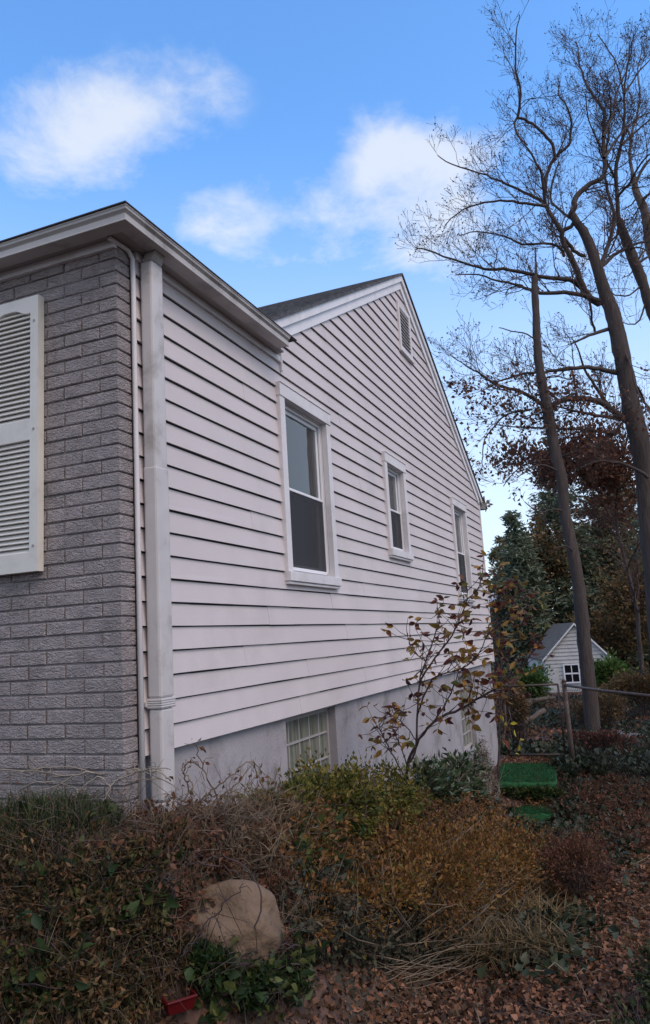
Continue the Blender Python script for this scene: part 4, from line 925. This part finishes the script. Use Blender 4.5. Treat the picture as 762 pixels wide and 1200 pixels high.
scatter('ivy_cover', 'dark ivy creeping between the leaves', 60000, (.3, 4), (-1, 9), .06, ivy, 1.0, .03, lambda x, y: house_clear(x, y)*np.clip((patchy(.95, 6.2, .35, 1.5)(x, y)+patchy(1.35, 4.6, .4, 1.2)(x, y)*.8+patchy(1.45, 1.7, .22, .5)(x, y)+patchy(2.6, 7.5, .9, 1.0)(x, y)*.6), 0, 1))
scatter('far_ivy', 'dark ivy and weeds beyond the fence', 26000, (-1, 6), (8.9, 22), .10, ivy, 1.0, .06, lambda x, y: np.clip(.35+.8*np.sin(x*1.3+1)*np.sin(y*.9), 0, 1))
# loose twigs on the ground
tw = TB()
for i in range(260):
    x = rng.uniform(.3, 3.2); y = rng.uniform(-1.6, 5); a = rng.uniform(0, 6.3); L = rng.uniform(.08, .35)
    z = float(zg(x, y))+.02; P = np.array([[x+math.cos(a)*L*k/3, y+math.sin(a)*L*k/3, z+rng.uniform(0, .05)] for k in range(4)]); tw.tube(P, rng.uniform(.0015, .004), 4)
tag(tw.build('fallen_twigs', M['stem']), 'dry twigs scattered over the leaf litter', None, None, 'stuff')

def gp(u, v):
    """where the line of sight meets the ground"""
    d = ray(u, v); t = np.linspace(.5, 30, 3000); P = CAM+t[:, None]*d; k = np.argmax(P[:, 2] < zg(P[:, 0], P[:, 1])); return P[k]
def gb(u, v, lift, a, b, c, sh_):
    p = gp(u, v); return (p[0], p[1], p[2]+lift, a, b, c, sh_)
# ------------------------------------------------------------------ shrubs and weeds of the bed
def shrub(name, label, cat, blobs, n, size, m, stems=26, sm_=M['stemd'], base=None, wid=.5, shell=.35, clumps=70, cs=.16, group=None, up=.3, stem_r=.004, fold=.18):
    """blobs: (x, y, z, rx, ry, rz, share) in metres"""
    bx, by = (base or (blobs[0][0], blobs[0][1])); bz = float(zg(bx, by)); t = thing(name, (bx, by, bz), label, cat, group)
    PP, DD = [], []
    for (x, y, z, a, b, c, sh_) in blobs:
        p, d = blob_pts((x, y, z), (a, b, c), int(n*sh_), shell, clumps, cs, up)
        zz = zg(p[:, 0], p[:, 1]); k = (p[:, 2] > zz+.01) & ((p[:, 0] > .035) | (p[:, 1] < -.13) | (p[:, 1] > 9)); PP.append(p[k]); DD.append(d[k])
    P = np.concatenate(PP); D = np.concatenate(DD)
    leaves('leaves', P, D, size*rng.uniform(.6, 1.3, len(P)), m, t, wid, fold)
    tb = TB()
    for i in range(stems):
        e = P[rng.integers(len(P))]; s = np.array([bx, by, bz])+np.array([e[0]-bx, e[1]-by, 0])*rng.uniform(.1, .7); s[2] = float(zg(s[0], s[1]))-.02
        mid = (s+e)/2+rng.normal(size=3)*.05; q = smooth_path([s, mid, e+(e-mid)*.12], 4, .004); tb.tube(q, np.linspace(stem_r, stem_r*.35, len(q)), 4)
        for _ in range(2):
            k = rng.integers(3, len(q)-1); tb.tube(np.array([q[k], q[k]+rng.normal(size=3)*.05+[0, 0, .03], q[k]+rng.normal(size=3)*.09+[0, 0, .07]]), [stem_r*.5, stem_r*.4, stem_r*.2], 3)
    tb.build('stems', sm_, t); return t
gold = leafmat('golden_leaves', [(.05, .032, .012), (.16, .08, .024), (.27, .14, .035), (.20, .075, .035), (.13, .115, .025)], .6, .3, .4, 4)
olive = leafmat('olive_yellow_leaves', [(.025, .038, .01), (.08, .095, .02), (.17, .155, .032), (.26, .19, .05)], .55, .3, .5, 5)
darkb = leafmat('dark_brown_weeds', [(.016, .018, .009), (.055, .038, .018), (.12, .06, .028), (.06, .065, .024), (.20, .11, .055)], .75, .2, .4, 5)
greyg = leafmat('grey_green_dull', [(.02, .018, .013), (.055, .045, .032), (.10, .08, .052), (.13, .115, .08)], .7, .15, .5, 5)
green = leafmat('fresh_green', [(.012, .026, .010), (.026, .05, .018), (.05, .08, .025), (.10, .11, .03)], .5, .3, .4, 6)
rustc = leafmat('rusty_small_leaves', [(.05, .022, .014), (.12, .05, .03), (.17, .075, .045), (.08, .05, .025)], .7, .25, .4, 5)
grassd = leafmat('dark_grass', [(.012, .020, .008), (.026, .042, .014), (.05, .065, .022), (.09, .08, .035)], .6, .25, .4, 5)
shrub('spirea_bush', 'rounded yellow green bush in front of the nearer basement window', 'bush', [(.36, 1.35, -.52, .26, .48, .30, .6), (.30, .75, -.42, .20, .30, .2, .25), (.45, 2.1, -.62, .25, .4, .25, .15)], 15000, .030, olive, 60)
shrub('golden_shrub', 'wide low golden brown shrub in the middle of the bed', 'bush', [(.70, .80, -.78, .28, .45, .16, .25), (.90, 1.6, -.88, .38, .6, .22, .35), (1.08, 2.4, -1.10, .30, .6, .26, .25), (.60, .25, -.66, .22, .25, .14, .15)], 22000, .026, gold, 110, M['stem'])
shrub('dark_ground_bush', 'dark grey green dying perennials in front of the golden shrub', 'plant', [gb(370, 1080, .05, .16, .15, .09, .25), gb(450, 1070, .05, .2, .2, .10, .3), gb(530, 1080, .05, .2, .2, .10, .25), gb(600, 1110, .03, .14, .16, .07, .2)], 20000, .026, greyg, 130, M['stem'], wid=.35, stem_r=.0028)
shrub('rust_weeds', 'low clump of rusty small leaved weeds beside the tan stone', 'plant', [gb(320, 1060, .04, .10, .1, .09, .6), gb(310, 1110, .03, .1, .08, .06, .25), gb(250, 1020, .035, .11, .05, .035, .12), gb(212, 1075, .02, .03, .05, .06, .1)], 6000, .018, rustc, 60, M['stem'], stem_r=.0025)
shrub('green_clump', 'fresh green leafy clump at the bottom below the tan stone', 'plant', [gb(240, 1140, .03, .09, .08, .06, .4), gb(290, 1165, .04, .10, .09, .08, .35), gb(335, 1150, .03, .08, .08, .06, .25)], 5200, .026, green, 50, M['stemd'], wid=.6)
shrub('brown_weeds', 'dark brown tangle of dying weeds at the lower left', 'plant', [gb(10, 1035, .05, .2, .16, .09, .12), gb(80, 1040, .05, .18, .15, .09, .12), gb(150, 1030, .05, .15, .13, .08, .1), gb(40, 1080, .07, .17, .15, .11, .12), gb(120, 1090, .07, .15, .13, .11, .12), gb(175, 1110, .05, .09, .1, .09, .08), gb(20, 1160, .06, .15, .14, .1, .12), gb(100, 1170, .06, .14, .12, .1, .12), gb(165, 1175, .03, .1, .1, .08, .06), gb(195, 1000, .04, .12, .1, .08, .08), gb(205, 1130, .03, .06, .07, .06, .05)], 16000, .024, darkb, 110, M['stemd'], wid=.4, clumps=60, stem_r=.0028)
shrub('dark_edge_bush', 'dark green low bush cut by the lower right edge', 'bush', [(2.02, .0, -1.0, .22, .35, .16, .6), (2.1, .8, -1.0, .18, .3, .14, .4)], 9000, .024, grassd, 50)
shrub('small_reddish_bush', 'wispy reddish brown weed in the leaf litter right of the golden shrub', 'plant', [(1.52, 2.7, -1.1, .2, .35, .2, 1)], 4500, .022, rustc, 50, M['stemd'])
shrub('broadleaf_evergreen', 'glossy dark leaved evergreen shrub against the foundation behind the sapling', 'bush', [(.34, 3.4, -.80, .22, .45, .24, .5), (.34, 4.5, -.92, .22, .45, .30, .5)], 1700, .085, leafmat('glossy_leaves', [(.02, .04, .018), (.05, .08, .035), (.12, .14, .08)], .3, .15, .4, 5, .5), 60, M['stem'], wid=.36)
shrub('dry_grey_bush', 'dry grey twiggy bush at the far corner of the foundation', 'bush', [(.26, 5.6, -1.12, .15, .4, .30, .6), (.20, 6.3, -1.15, .10, .3, .30, .4)], 4200, .03, greyg, 190, M['vine'], wid=.25)
shrub('step_plants', 'green weeds growing between the two turf steps', 'plant', [(.62, 6.95, -1.50, .34, .14, .07, 1)], 4200, .04, green, 20, M['stemd'])
# grasses: long bent blades
def tuft(name, label, spots, n, L, m, wid=.006, lean=.5, cat='grass clump', group=None):
    bx, by = spots[0][0], spots[0][1]; t = thing(name, (bx, by, float(zg(bx, by))), label, cat, group); VV, FF, k = [], [], 0
    for (x, y, r_) in spots:
        for i in range(n):
            px_, py = x+rng.normal()*r_, y+rng.normal()*r_*.6; z = float(zg(px_, py))-.01; a = rng.uniform(0, 6.28); le = lean*rng.uniform(.2, 1.4); l = L*rng.uniform(.5, 1.15)
            d = np.array([math.cos(a), math.sin(a), 0]); s = np.array([-d[1], d[0], 0])*wid*.5
            pp = [np.array([px_, py, z])+d*l*le*f*f+np.array([0, 0, l*f*(1-.35*le*f)]) for f in (0, .35, .7, 1)]
            for q, w in zip(pp, (1, .9, .6, .08)): VV += [q-s*w, q+s*w]
            for j in range(3): FF.append((k+2*j, k+2*j+1, k+2*j+3, k+2*j+2))
            k += 8
    link('blades', arr_mesh('blades', VV, FF), m, t); return t
tuft('grass_clump', 'dark green grass growing along the foot of the grey brick wall', [(-.12, -.30, .07), (-.3, -.32, .09), (-.5, -.3, .1), (-.72, -.34, .1), (-.95, -.3, .12), (.02, -.42, .07), (-.4, -.5, .12), (-.15, -.52, .1), (-.6, -.5, .12), (-.85, -.55, .12)], 420, .2, grassd, .005, .7)
dry = leafmat('dry_straw', [(.07, .045, .02), (.15, .10, .045), (.24, .17, .08), (.12, .07, .03)], .7, .2, .3, 5)
tuft('dry_grass', 'arching clump of dry straw coloured grass at the right end of the golden shrub', [(1.30, 1.95, .10), (1.40, 1.4, .09), (1.25, 2.6, .1), (1.18, 1.3, .08)], 260, .22, dry, .008, 1.3)
tuft('dry_grass', 'thin dry straw stalks among the brown weeds in the lower left corner', [(.2, -.8, .15), (.0, -1.0, .18), (.45, -1.05, .15), (-.35, -.75, .16)], 40, .2, dry, .005, 1.2)

# tangles of arching leafy stems rooted all over the bed
LU, LV = np.arange(-40, 821, 10), np.arange(860, 1261, 10)
LAT = np.array([[gp(u, v) for u in LU] for v in LV])
def gpv(U, V):
    a = np.clip((U-LU[0])/10, 0, len(LU)-1.01); b = np.clip((V-LV[0])/10, 0, len(LV)-1.01); i, j = a.astype(int), b.astype(int); a = (a-i)[:, None]; b = (b-j)[:, None]
    P = (LAT[j, i]*(1-a)+LAT[j, i+1]*a)*(1-b)+(LAT[j+1, i]*(1-a)+LAT[j+1, i+1]*a)*b; P[:, 2] = zg(P[:, 0], P[:, 1]); return P
def tangle(name, label, boxes, K, h, size, m, sm_, per=5, lf=9, wid=.5, rad=.0016, lean=.7, spread=.04):
    U = []; V = []
    w = np.array([(b[1]-b[0])*(b[3]-b[2]) for b in boxes], float); w /= w.sum()
    for b, f in zip(boxes, w): n = int(K*f); U.append(rng.uniform(b[0], b[1], n)); V.append(rng.uniform(b[2], b[3], n))
    A = gpv(np.concatenate(U), np.concatenate(V)); A = A[(A[:, 0] > .05) | (A[:, 1] < -.15)]
    tb = TB(); LP = []; LD = []
    for a in A:
        hh = h*rng.uniform(.45, 1.3)
        for _ in range(per):
            an = rng.uniform(0, 6.28); d = np.array([math.cos(an), math.sin(an), 0]); le = lean*rng.uniform(.2, 1.3); o = rng.normal(size=3)*spread; o[2] = 0
            q = np.array([a+o+d*hh*le*f*f+np.array([0, 0, hh*(f-.35*le*f*f)]) for f in (0, .35, .7, 1)])+rng.normal(size=(4, 3))*hh*.04
            tb.tube(q, [rad, rad*.8, rad*.6, rad*.3], 3); nl = rng.poisson(lf); g = rng.random(nl)**.7*2.99; i = g.astype(int); g = (g-i)[:, None]
            LP.append(q[i]*(1-g)+q[i+1]*g); LD.append(rng.normal(size=(nl, 3))+d*.5)
    t = thing(name, tuple(A[0]), label, 'plants'); tag(t, None, None, None, 'stuff')
    P = np.concatenate(LP); leaves('leaves', P, np.concatenate(LD), size*(.4+1.5*rng.random(len(P))**2), m, t, wid, .12, .35, hi=True); tb.build('stems', sm_, t); return t
tangle('left_undergrowth', 'tangled brown and rust undergrowth over the lower left bank', [(-30, 188, 990, 1110), (-30, 172, 1110, 1210)], 400, .12, .021, leafmat('undergrowth_mix', [(.015, .018, .008), (.05, .035, .016), (.07, .085, .028), (.18, .085, .032), (.04, .03, .016), (.34, .20, .10)], .75, .25, .6, 6), M['stem'], 7, 7, .38)
tangle('wispy_stalks', 'wispy straw coloured dead stalks standing above the lower left weeds', [(-30, 230, 965, 1190)], 130, .20, .012, rustc, M['stem'], 6, 3, .4, .0013, .9)
tangle('tan_undergrowth', 'tan and rust stems over the top of the bank', [(120, 320, 960, 1030), (290, 330, 1030, 1120), (180, 205, 1040, 1110)], 250, .10, .018, rustc, M['stem'], 6, 6)
tangle('golden_undergrowth', 'golden brown ground cover running along the bed', [(300, 640, 940, 1030), (560, 650, 960, 1060)], 520, .11, .022, gold, M['stem'], 6, 9)
tangle('dull_undergrowth', 'dark dull ground cover below the golden shrub', [(310, 640, 1030, 1135)], 620, .09, .024, leafmat('dull_mix', [(.015, .02, .014), (.035, .042, .03), (.07, .055, .035), (.05, .065, .04), (.13, .10, .065)], .7, .2, .5, 5), M['stemd'], 6, 9)
tangle('rusty_undergrowth', 'rusty weeds rising at the right edge', [(645, 790, 900, 960), (690, 790, 960, 1000), (640, 720, 985, 1050)], 330, .14, .024, rustc, M['stemd'], 5, 8)
tangle('fence_ivy', 'dark ivy and weeds along the foot of the chain link fence', [(655, 790, 868, 915)], 260, .2, .06, ivy, M['stemd'], 4, 8, .7)
tangle('leafy_weeds', 'green leafy weeds scattered in the bed', [(245, 350, 1115, 1200), (330, 400, 960, 1040), (0, 140, 950, 1000), (0, 90, 1130, 1200), (60, 190, 1020, 1100)], 270, .10, .036, green, M['stemd'], 4, 7, .6)
# bare climbing stems in front of brick and foundation
def stems(name, label, paths, m, r=.004, lv=0, cat='vine', parent=None):
    a = paths[0][0]; t = thing(name, (a[0], a[1], a[2]), label, cat); tb = TB(); E_ = []
    for P in paths:
        q = smooth_path(P, 5, .004); tb.tube(q, np.linspace(r, r*.45, len(q)), 5)
        for _ in range(max(2, int(path_len(q)*9))):
            k = rng.integers(1, len(q)-1); b = q[k]; d = unit(rng.normal(size=3)+np.array([0, 0, .4])); L = rng.uniform(.03, .11); tb.tube(np.array([b, b+d*L*.5+rng.normal(size=3)*.01, b+d*L+rng.normal(size=3)*.02]), [r*.5, r*.4, r*.2], 4); E_.append(b+d*L)
    tb.build('stem', m, t); E_ = np.array(E_); return t, E_
def pxl(lst, y): return np.array([pt(u, v, yy) for (u, v), yy in zip(lst, np.linspace(y[0], y[1], len(lst)))])
v1, e1 = stems('bare_vine', 'pale bare vine stems trailing along the foot of the grey brick wall', [pxl([(-30, 900), (30, 903), (80, 908), (130, 904), (165, 905), (190, 903)], (-.15, -.05)), pxl([(200, 915), (190, 908), (160, 903), (120, 906), (70, 898), (20, 905)], (-.02, -.16)),
   pxl([(60, 930), (80, 912), (110, 905), (150, 915), (185, 912), (210, 925)], (-.2, .0)), pxl([(10, 950), (25, 925), (45, 915), (85, 922), (100, 940)], (-.2, -.16)), pxl([(120, 950), (128, 925), (140, 912), (175, 900), (200, 902)], (-.2, -.02)), pxl([(80, 950), (95, 925), (118, 910), (128, 925), (122, 945)], (-.22, -.16))], M['vine'], .0042)
v2, e2 = stems('bramble', 'bare arching bramble stems in front of the foundation beside the downspout', [pxl([(228, 950), (222, 925), (216, 905), (222, 893), (234, 898), (240, 915)], (.25, .25)), pxl([(262, 955), (250, 925), (236, 895), (230, 872)], (.3, .15)), pxl([(222, 945), (240, 935), (262, 915), (282, 898), (296, 893), (300, 912)], (.2, .5)),
   pxl([(240, 950), (262, 932), (285, 912), (297, 890)], (.2, .5)), pxl([(200, 960), (214, 940), (226, 920), (215, 905), (218, 890)], (.1, .2)), pxl([(310, 930), (304, 912), (297, 892), (298, 905)], (.6, .6)), pxl([(250, 960), (270, 945), (300, 940), (330, 920)], (.2, .6)), pxl([(180, 985), (215, 965), (255, 950), (300, 945)], (-.1, .5)), pxl([(190, 1000), (200, 970), (235, 955), (275, 960)], (-.2, .3))], M['stem'], .0045)
ys_ = float(gp(238, 1088)[1])-.06
stems('arching_stem', 'bare crooked stems arching over the top of the tan stone', [pxl([(188, 1120), (196, 1070), (205, 1030), (228, 1012), (262, 1016), (290, 1030)], (ys_-.1, ys_)), pxl([(170, 1010), (190, 1025), (205, 1045), (200, 1085)], (ys_-.05, ys_-.1)), pxl([(215, 1120), (235, 1090), (262, 1060), (285, 1035)], (ys_-.14, ys_-.1)), pxl([(300, 1090), (306, 1050), (292, 1020), (262, 1005), (230, 1003)], (ys_-.05, ys_))], M['stemd'], .0035, cat='stem')
P = np.repeat(e2, 2, 0)+rng.normal(size=(len(e2)*2, 3))*.02; leaves('leaves', P, rng.normal(size=P.shape), .03, rustc, v2, .6)
shrub('bramble_thicket', 'rust and tan thicket of thin stems on top of the bank below the foundation', 'bush', [(.34, -.02, -.34, .24, .16, .12, .4), (.36, .45, -.42, .2, .35, .14, .4), (.12, -.38, -.36, .28, .14, .12, .2)], 7000, .024, leafmat('tan_rust', [(.05, .03, .018), (.13, .07, .04), (.22, .14, .09), (.10, .04, .02)], .7, .25), 230, M['stem'], wid=.5)

# dogwood-like sapling
SYb = 2.35
sap = thing('dogwood_sapling', (*pt(480, 940, SYb)[:2], float(zg(*pt(480, 940, SYb)[:2]))), 'slender sapling with maroon, orange and green drooping leaves in front of the foundation', 'sapling')
paths = [([(474, 940), (478, 897), (488, 874), (508, 846), (541, 830), (564, 817), (582, 807), (608, 784), (622, 767), (636, 748)], 4.2, 1.2, 2.35, 2.1),
 ([(478, 897), (488, 874), (489, 833), (491, 799), (499, 775), (507, 752), (515, 729), (512, 712)], 3, 1, 2.35, 2.6), ([(491, 800), (504, 780), (530, 744), (540, 722), (547, 703), (548, 683)], 2.4, 1, 2.4, 2.2),
 ([(508, 846), (521, 827), (534, 799), (540, 780)], 2.2, 1, 2.3, 2.5), ([(489, 838), (507, 796), (541, 784), (562, 765), (575, 735)], 2.2, 1, 2.35, 2.0), ([(476, 915), (458, 880), (449, 862), (444, 846)], 2, .8, 2.3, 2.2), ([(478, 900), (470, 875), (463, 859), (458, 838)], 1.8, .8, 2.35, 2.6),
 ([(584, 905), (586, 850), (588, 800), (586, 758), (582, 718), (585, 695), (580, 672)], 2.6, 1, 2.9, 2.9), ([(586, 790), (600, 760), (612, 730), (620, 705)], 1.8, .8, 2.9, 2.6), ([(500, 775), (482, 760), (478, 742)], 1.4, .7, 2.5, 2.3), ([(582, 720), (600, 700), (625, 690)], 1.4, .7, 2.9, 2.9), ([(547, 703), (560, 690), (566, 675)], 1.4, .7, 2.2, 2.1), ([(488, 868), (470, 845), (452, 838)], 1.4, .7, 2.3, 2.0), ([(540, 828), (552, 812), (556, 790)], 1.6, .8, 2.2, 2.2), ([(564, 817), (590, 820), (600, 845)], 1.3, .7, 2.15, 2.0)]
tb = TB(); LP = []; LD = []
for pix, w0, w1, ya, yb in paths:
    P = smooth_path(limb_pts(pix, ya, yb), 4, .003); rr = np.linspace(px_r(w0, *pix[0], ya), px_r(w1, *pix[-1], yb), len(P)); tb.tube(P, rr, 6); ln = path_len(P)
    for i in range(int(ln*32)):
        f = rng.uniform(.32, 1); k = min(int(f*(len(P)-1)), len(P)-2); b = P[k]; T = unit(P[k+1]-P[k]); d = unit(T*.5+rng.normal(size=3)+np.array([0, -.1, .25])); L = rng.uniform(.05, .19)
        q = np.array([b, b+d*L*.5+rng.normal(size=3)*.008, b+d*L+np.array([0, 0, .01])]); tb.tube(q, [.003, .002, .0014], 4)
        for s in range(rng.integers(2, 5)):
            LP.append(q[-1] if s < 3 else q[1]); a = rng.uniform(0, 6.28); LD.append(unit(d*.5+np.array([math.cos(a), math.sin(a), rng.uniform(-1.0, -.05)])))
tb.build('stems', M['stemd'], sap)
LP = np.array(LP); LD = np.array(LD)
dog = leafmat('dogwood_leaves', [(.05, .02, .025), (.11, .035, .035), (.17, .06, .035), (.16, .12, .04), (.36, .17, .03), (.15, .16, .05)], .5, .35, .45, 3)
leaves('leaves', LP, LD, .060*rng.uniform(.55, 1.25, len(LP)), dog, sap, .50, .10, .30, hi=True)
# the few bright yellow leaves low on the right shoot
yl = [(593, 845), (603, 855), (608, 872), (606, 882), (598, 848), (586, 838), (610, 865)]
leaves('yellow_leaves', np.array([pt(u, v, 2.8) for u, v in yl]), rng.normal(size=(7, 3))*.5+np.array([.3, -.3, -.7]), .055, leafmat('yellow', [(.45, .35, .03), (.55, .48, .05)], .5, .4), sap, .5, hi=True)

# ------------------------------------------------------------------ stones, logs, red plastic
def rock(name, label, c, rad, m, cat='stone', amp=.12, group=None):
    import bmesh
    bm = bmesh.new(); bmesh.ops.create_icosphere(bm, subdivisions=5, radius=1); me = bpy.data.meshes.new(name)
    from mathutils import noise
    for v in bm.verts:
        n = noise.noise(v.co*1.4+Vector(c)*3)*amp*2+noise.noise(v.co*4+Vector(c))*amp*.4; p = v.co*(1+n)
        v.co = Vector((c[0]+p.x*rad[0], c[1]+p.y*rad[1], c[2]+p.z*rad[2]))
    for f in bm.faces: f.smooth = True
    bm.to_mesh(me); bm.free(); o = link(name, me, m); tag(o, label, cat, group); return o
sc_ = gp(230, 1086)
rock('tan_stone', 'big smooth tan stone sticking out of the bank below the downspout', (sc_[0]-.02, sc_[1]+.15, sc_[2]-.055), (.24, .17, .175), M['stone'], 'stone', .17)
s2 = gp(180, 1055); rock('pale_stone', 'smaller pale grey stone half hidden by stems left of the tan stone', (s2[0], s2[1]+.04, s2[2]+.03), (.05, .05, .07), mat('pale_stone', (.13, .12, .13), .9, .3, 6, .5, 30), 'stone', .12)
r3 = pt(725, 842, 11.5); rock('flat_rock', 'long flat grey rock with ivy on it beyond the fence', (r3[0], 11.5, -1.50), (.42, .3, .11), M['rock'], 'rock', .18)
for lab, (ua, va), (ub, vb), Yl, rr in [('weathered log lying on the slope behind the gate, nearest to the gate', (606, 852), (638, 832), 11.0, .045), ('long thin log behind the gate, under the green bush', (612, 822), (650, 818), 14.0, .045), ('short log end leaning behind the gate, farthest up the slope', (598, 838), (622, 824), 13.0, .05)]:
    a = pt(ua, va, Yl); b = pt(ub, vb, Yl+.8); a[2] = max(a[2], float(zg(a[0], a[1]))+rr*.4); b[2] = max(b[2], float(zg(b[0], b[1]))+rr*.4)
    m_ = MB(); q = [a+(b-a)*k/5+np.array([0, 0, random.uniform(-.01, .01)]) for k in range(6)]; m_.tube(q, [rr*(1+random.uniform(-.08, .08)) for _ in q], 12); tag(m_.build('log', M['log'], smooth=True), lab, 'log', 'logs behind the gate')
# red plastic tray seen by its rim and one side
c = gp(206, 1188)+np.array([0, 0, .065]); a = R(52)
t = thing('red_plastic_tray', (c[0], c[1], c[2]-.10), 'red plastic tray half buried in weeds at the bottom edge', 'tray')
def rotp(x, y, z): return (c[0]+x*math.cos(a)-y*math.sin(a), c[1]+x*math.sin(a)+y*math.cos(a), c[2]+z)
w_, d_, h_ = .05, .07, .04
m_ = MB(); o_ = [(-w_, -d_), (w_, -d_), (w_, d_), (-w_, d_)]
outer_t = [rotp(x, y, 0) for x, y in o_]; outer_b = [rotp(x*.85, y*.85, -h_) for x, y in o_]; inner_t = [rotp(x*.93, y*.94, 0) for x, y in o_]; inner_b = [rotp(x*.79, y*.8, -h_+.006) for x, y in o_]
m_.v = outer_t+outer_b+inner_t+inner_b
for i in range(4): j = (i+1) % 4; m_.f += [(i, j, 4+j, 4+i), (8+i, 12+i, 12+j, 8+j), (i, 8+i, 8+j, j)]
m_.f += [(4, 5, 6, 7), (12, 15, 14, 13)]; m_.build('basin', M['red'], t, bevel=.002)
m_ = MB(); m_.tube([rotp(*p, .002) for p in o_+[o_[0]]], .005, 8); m_.build('rim', M['red'], t)

# ------------------------------------------------------------------ shrubs beyond the fence
bright = leafmat('bright_green', [(.04, .08, .02), (.10, .17, .04), (.18, .26, .07)], .4, .35, .4, 3)
def far_bush(name, label, u, v, Y, wpx, hpx, n, size, m):
    c = pt(u, v, Y); c[2] = max(c[2], float(zg(c[0], c[1]))+.05); s = float(np.dot(c-CAM, FW))/FPX; z0 = float(zg(c[0], c[1])); return shrub(name, label, 'bush', [(c[0], c[1], c[2], wpx*s, wpx*s*.8, hpx*s, 1)], n, size, m, 40, M['stemd'], stem_r=.01, clumps=40, cs=.2)
far_bush('laurel_bush', 'bright green bush left of the white shed', 622, 800, 19, 20, 16, 3000, .11, bright)
far_bush('laurel_bush', 'bright green bush right of the white shed, beside the tree trunk', 716, 790, 19, 17, 18, 3000, .11, bright)
far_bush('autumn_brush', 'golden brown brush at the right edge above the fence rail', 748, 805, 16, 38, 22, 6000, .075, brush)
far_bush('autumn_brush', 'brown brush at the foot of the snapped tree', 700, 830, 14, 28, 16, 3500, .07, brush)
far_bush('red_leaf_bush', 'low red leaved plants just behind the fence post', 708, 868, 9.6, 32, 9, 3000, .055, leafmat('dark_red_leaves', [(.03, .012, .01), (.10, .025, .018), (.14, .05, .03), (.03, .035, .02)], .6, .2))
far_bush('autumn_brush', 'tall dead weeds between the gate and the green bush', 603, 830, 10.5, 16, 34, 3000, .05, brush)
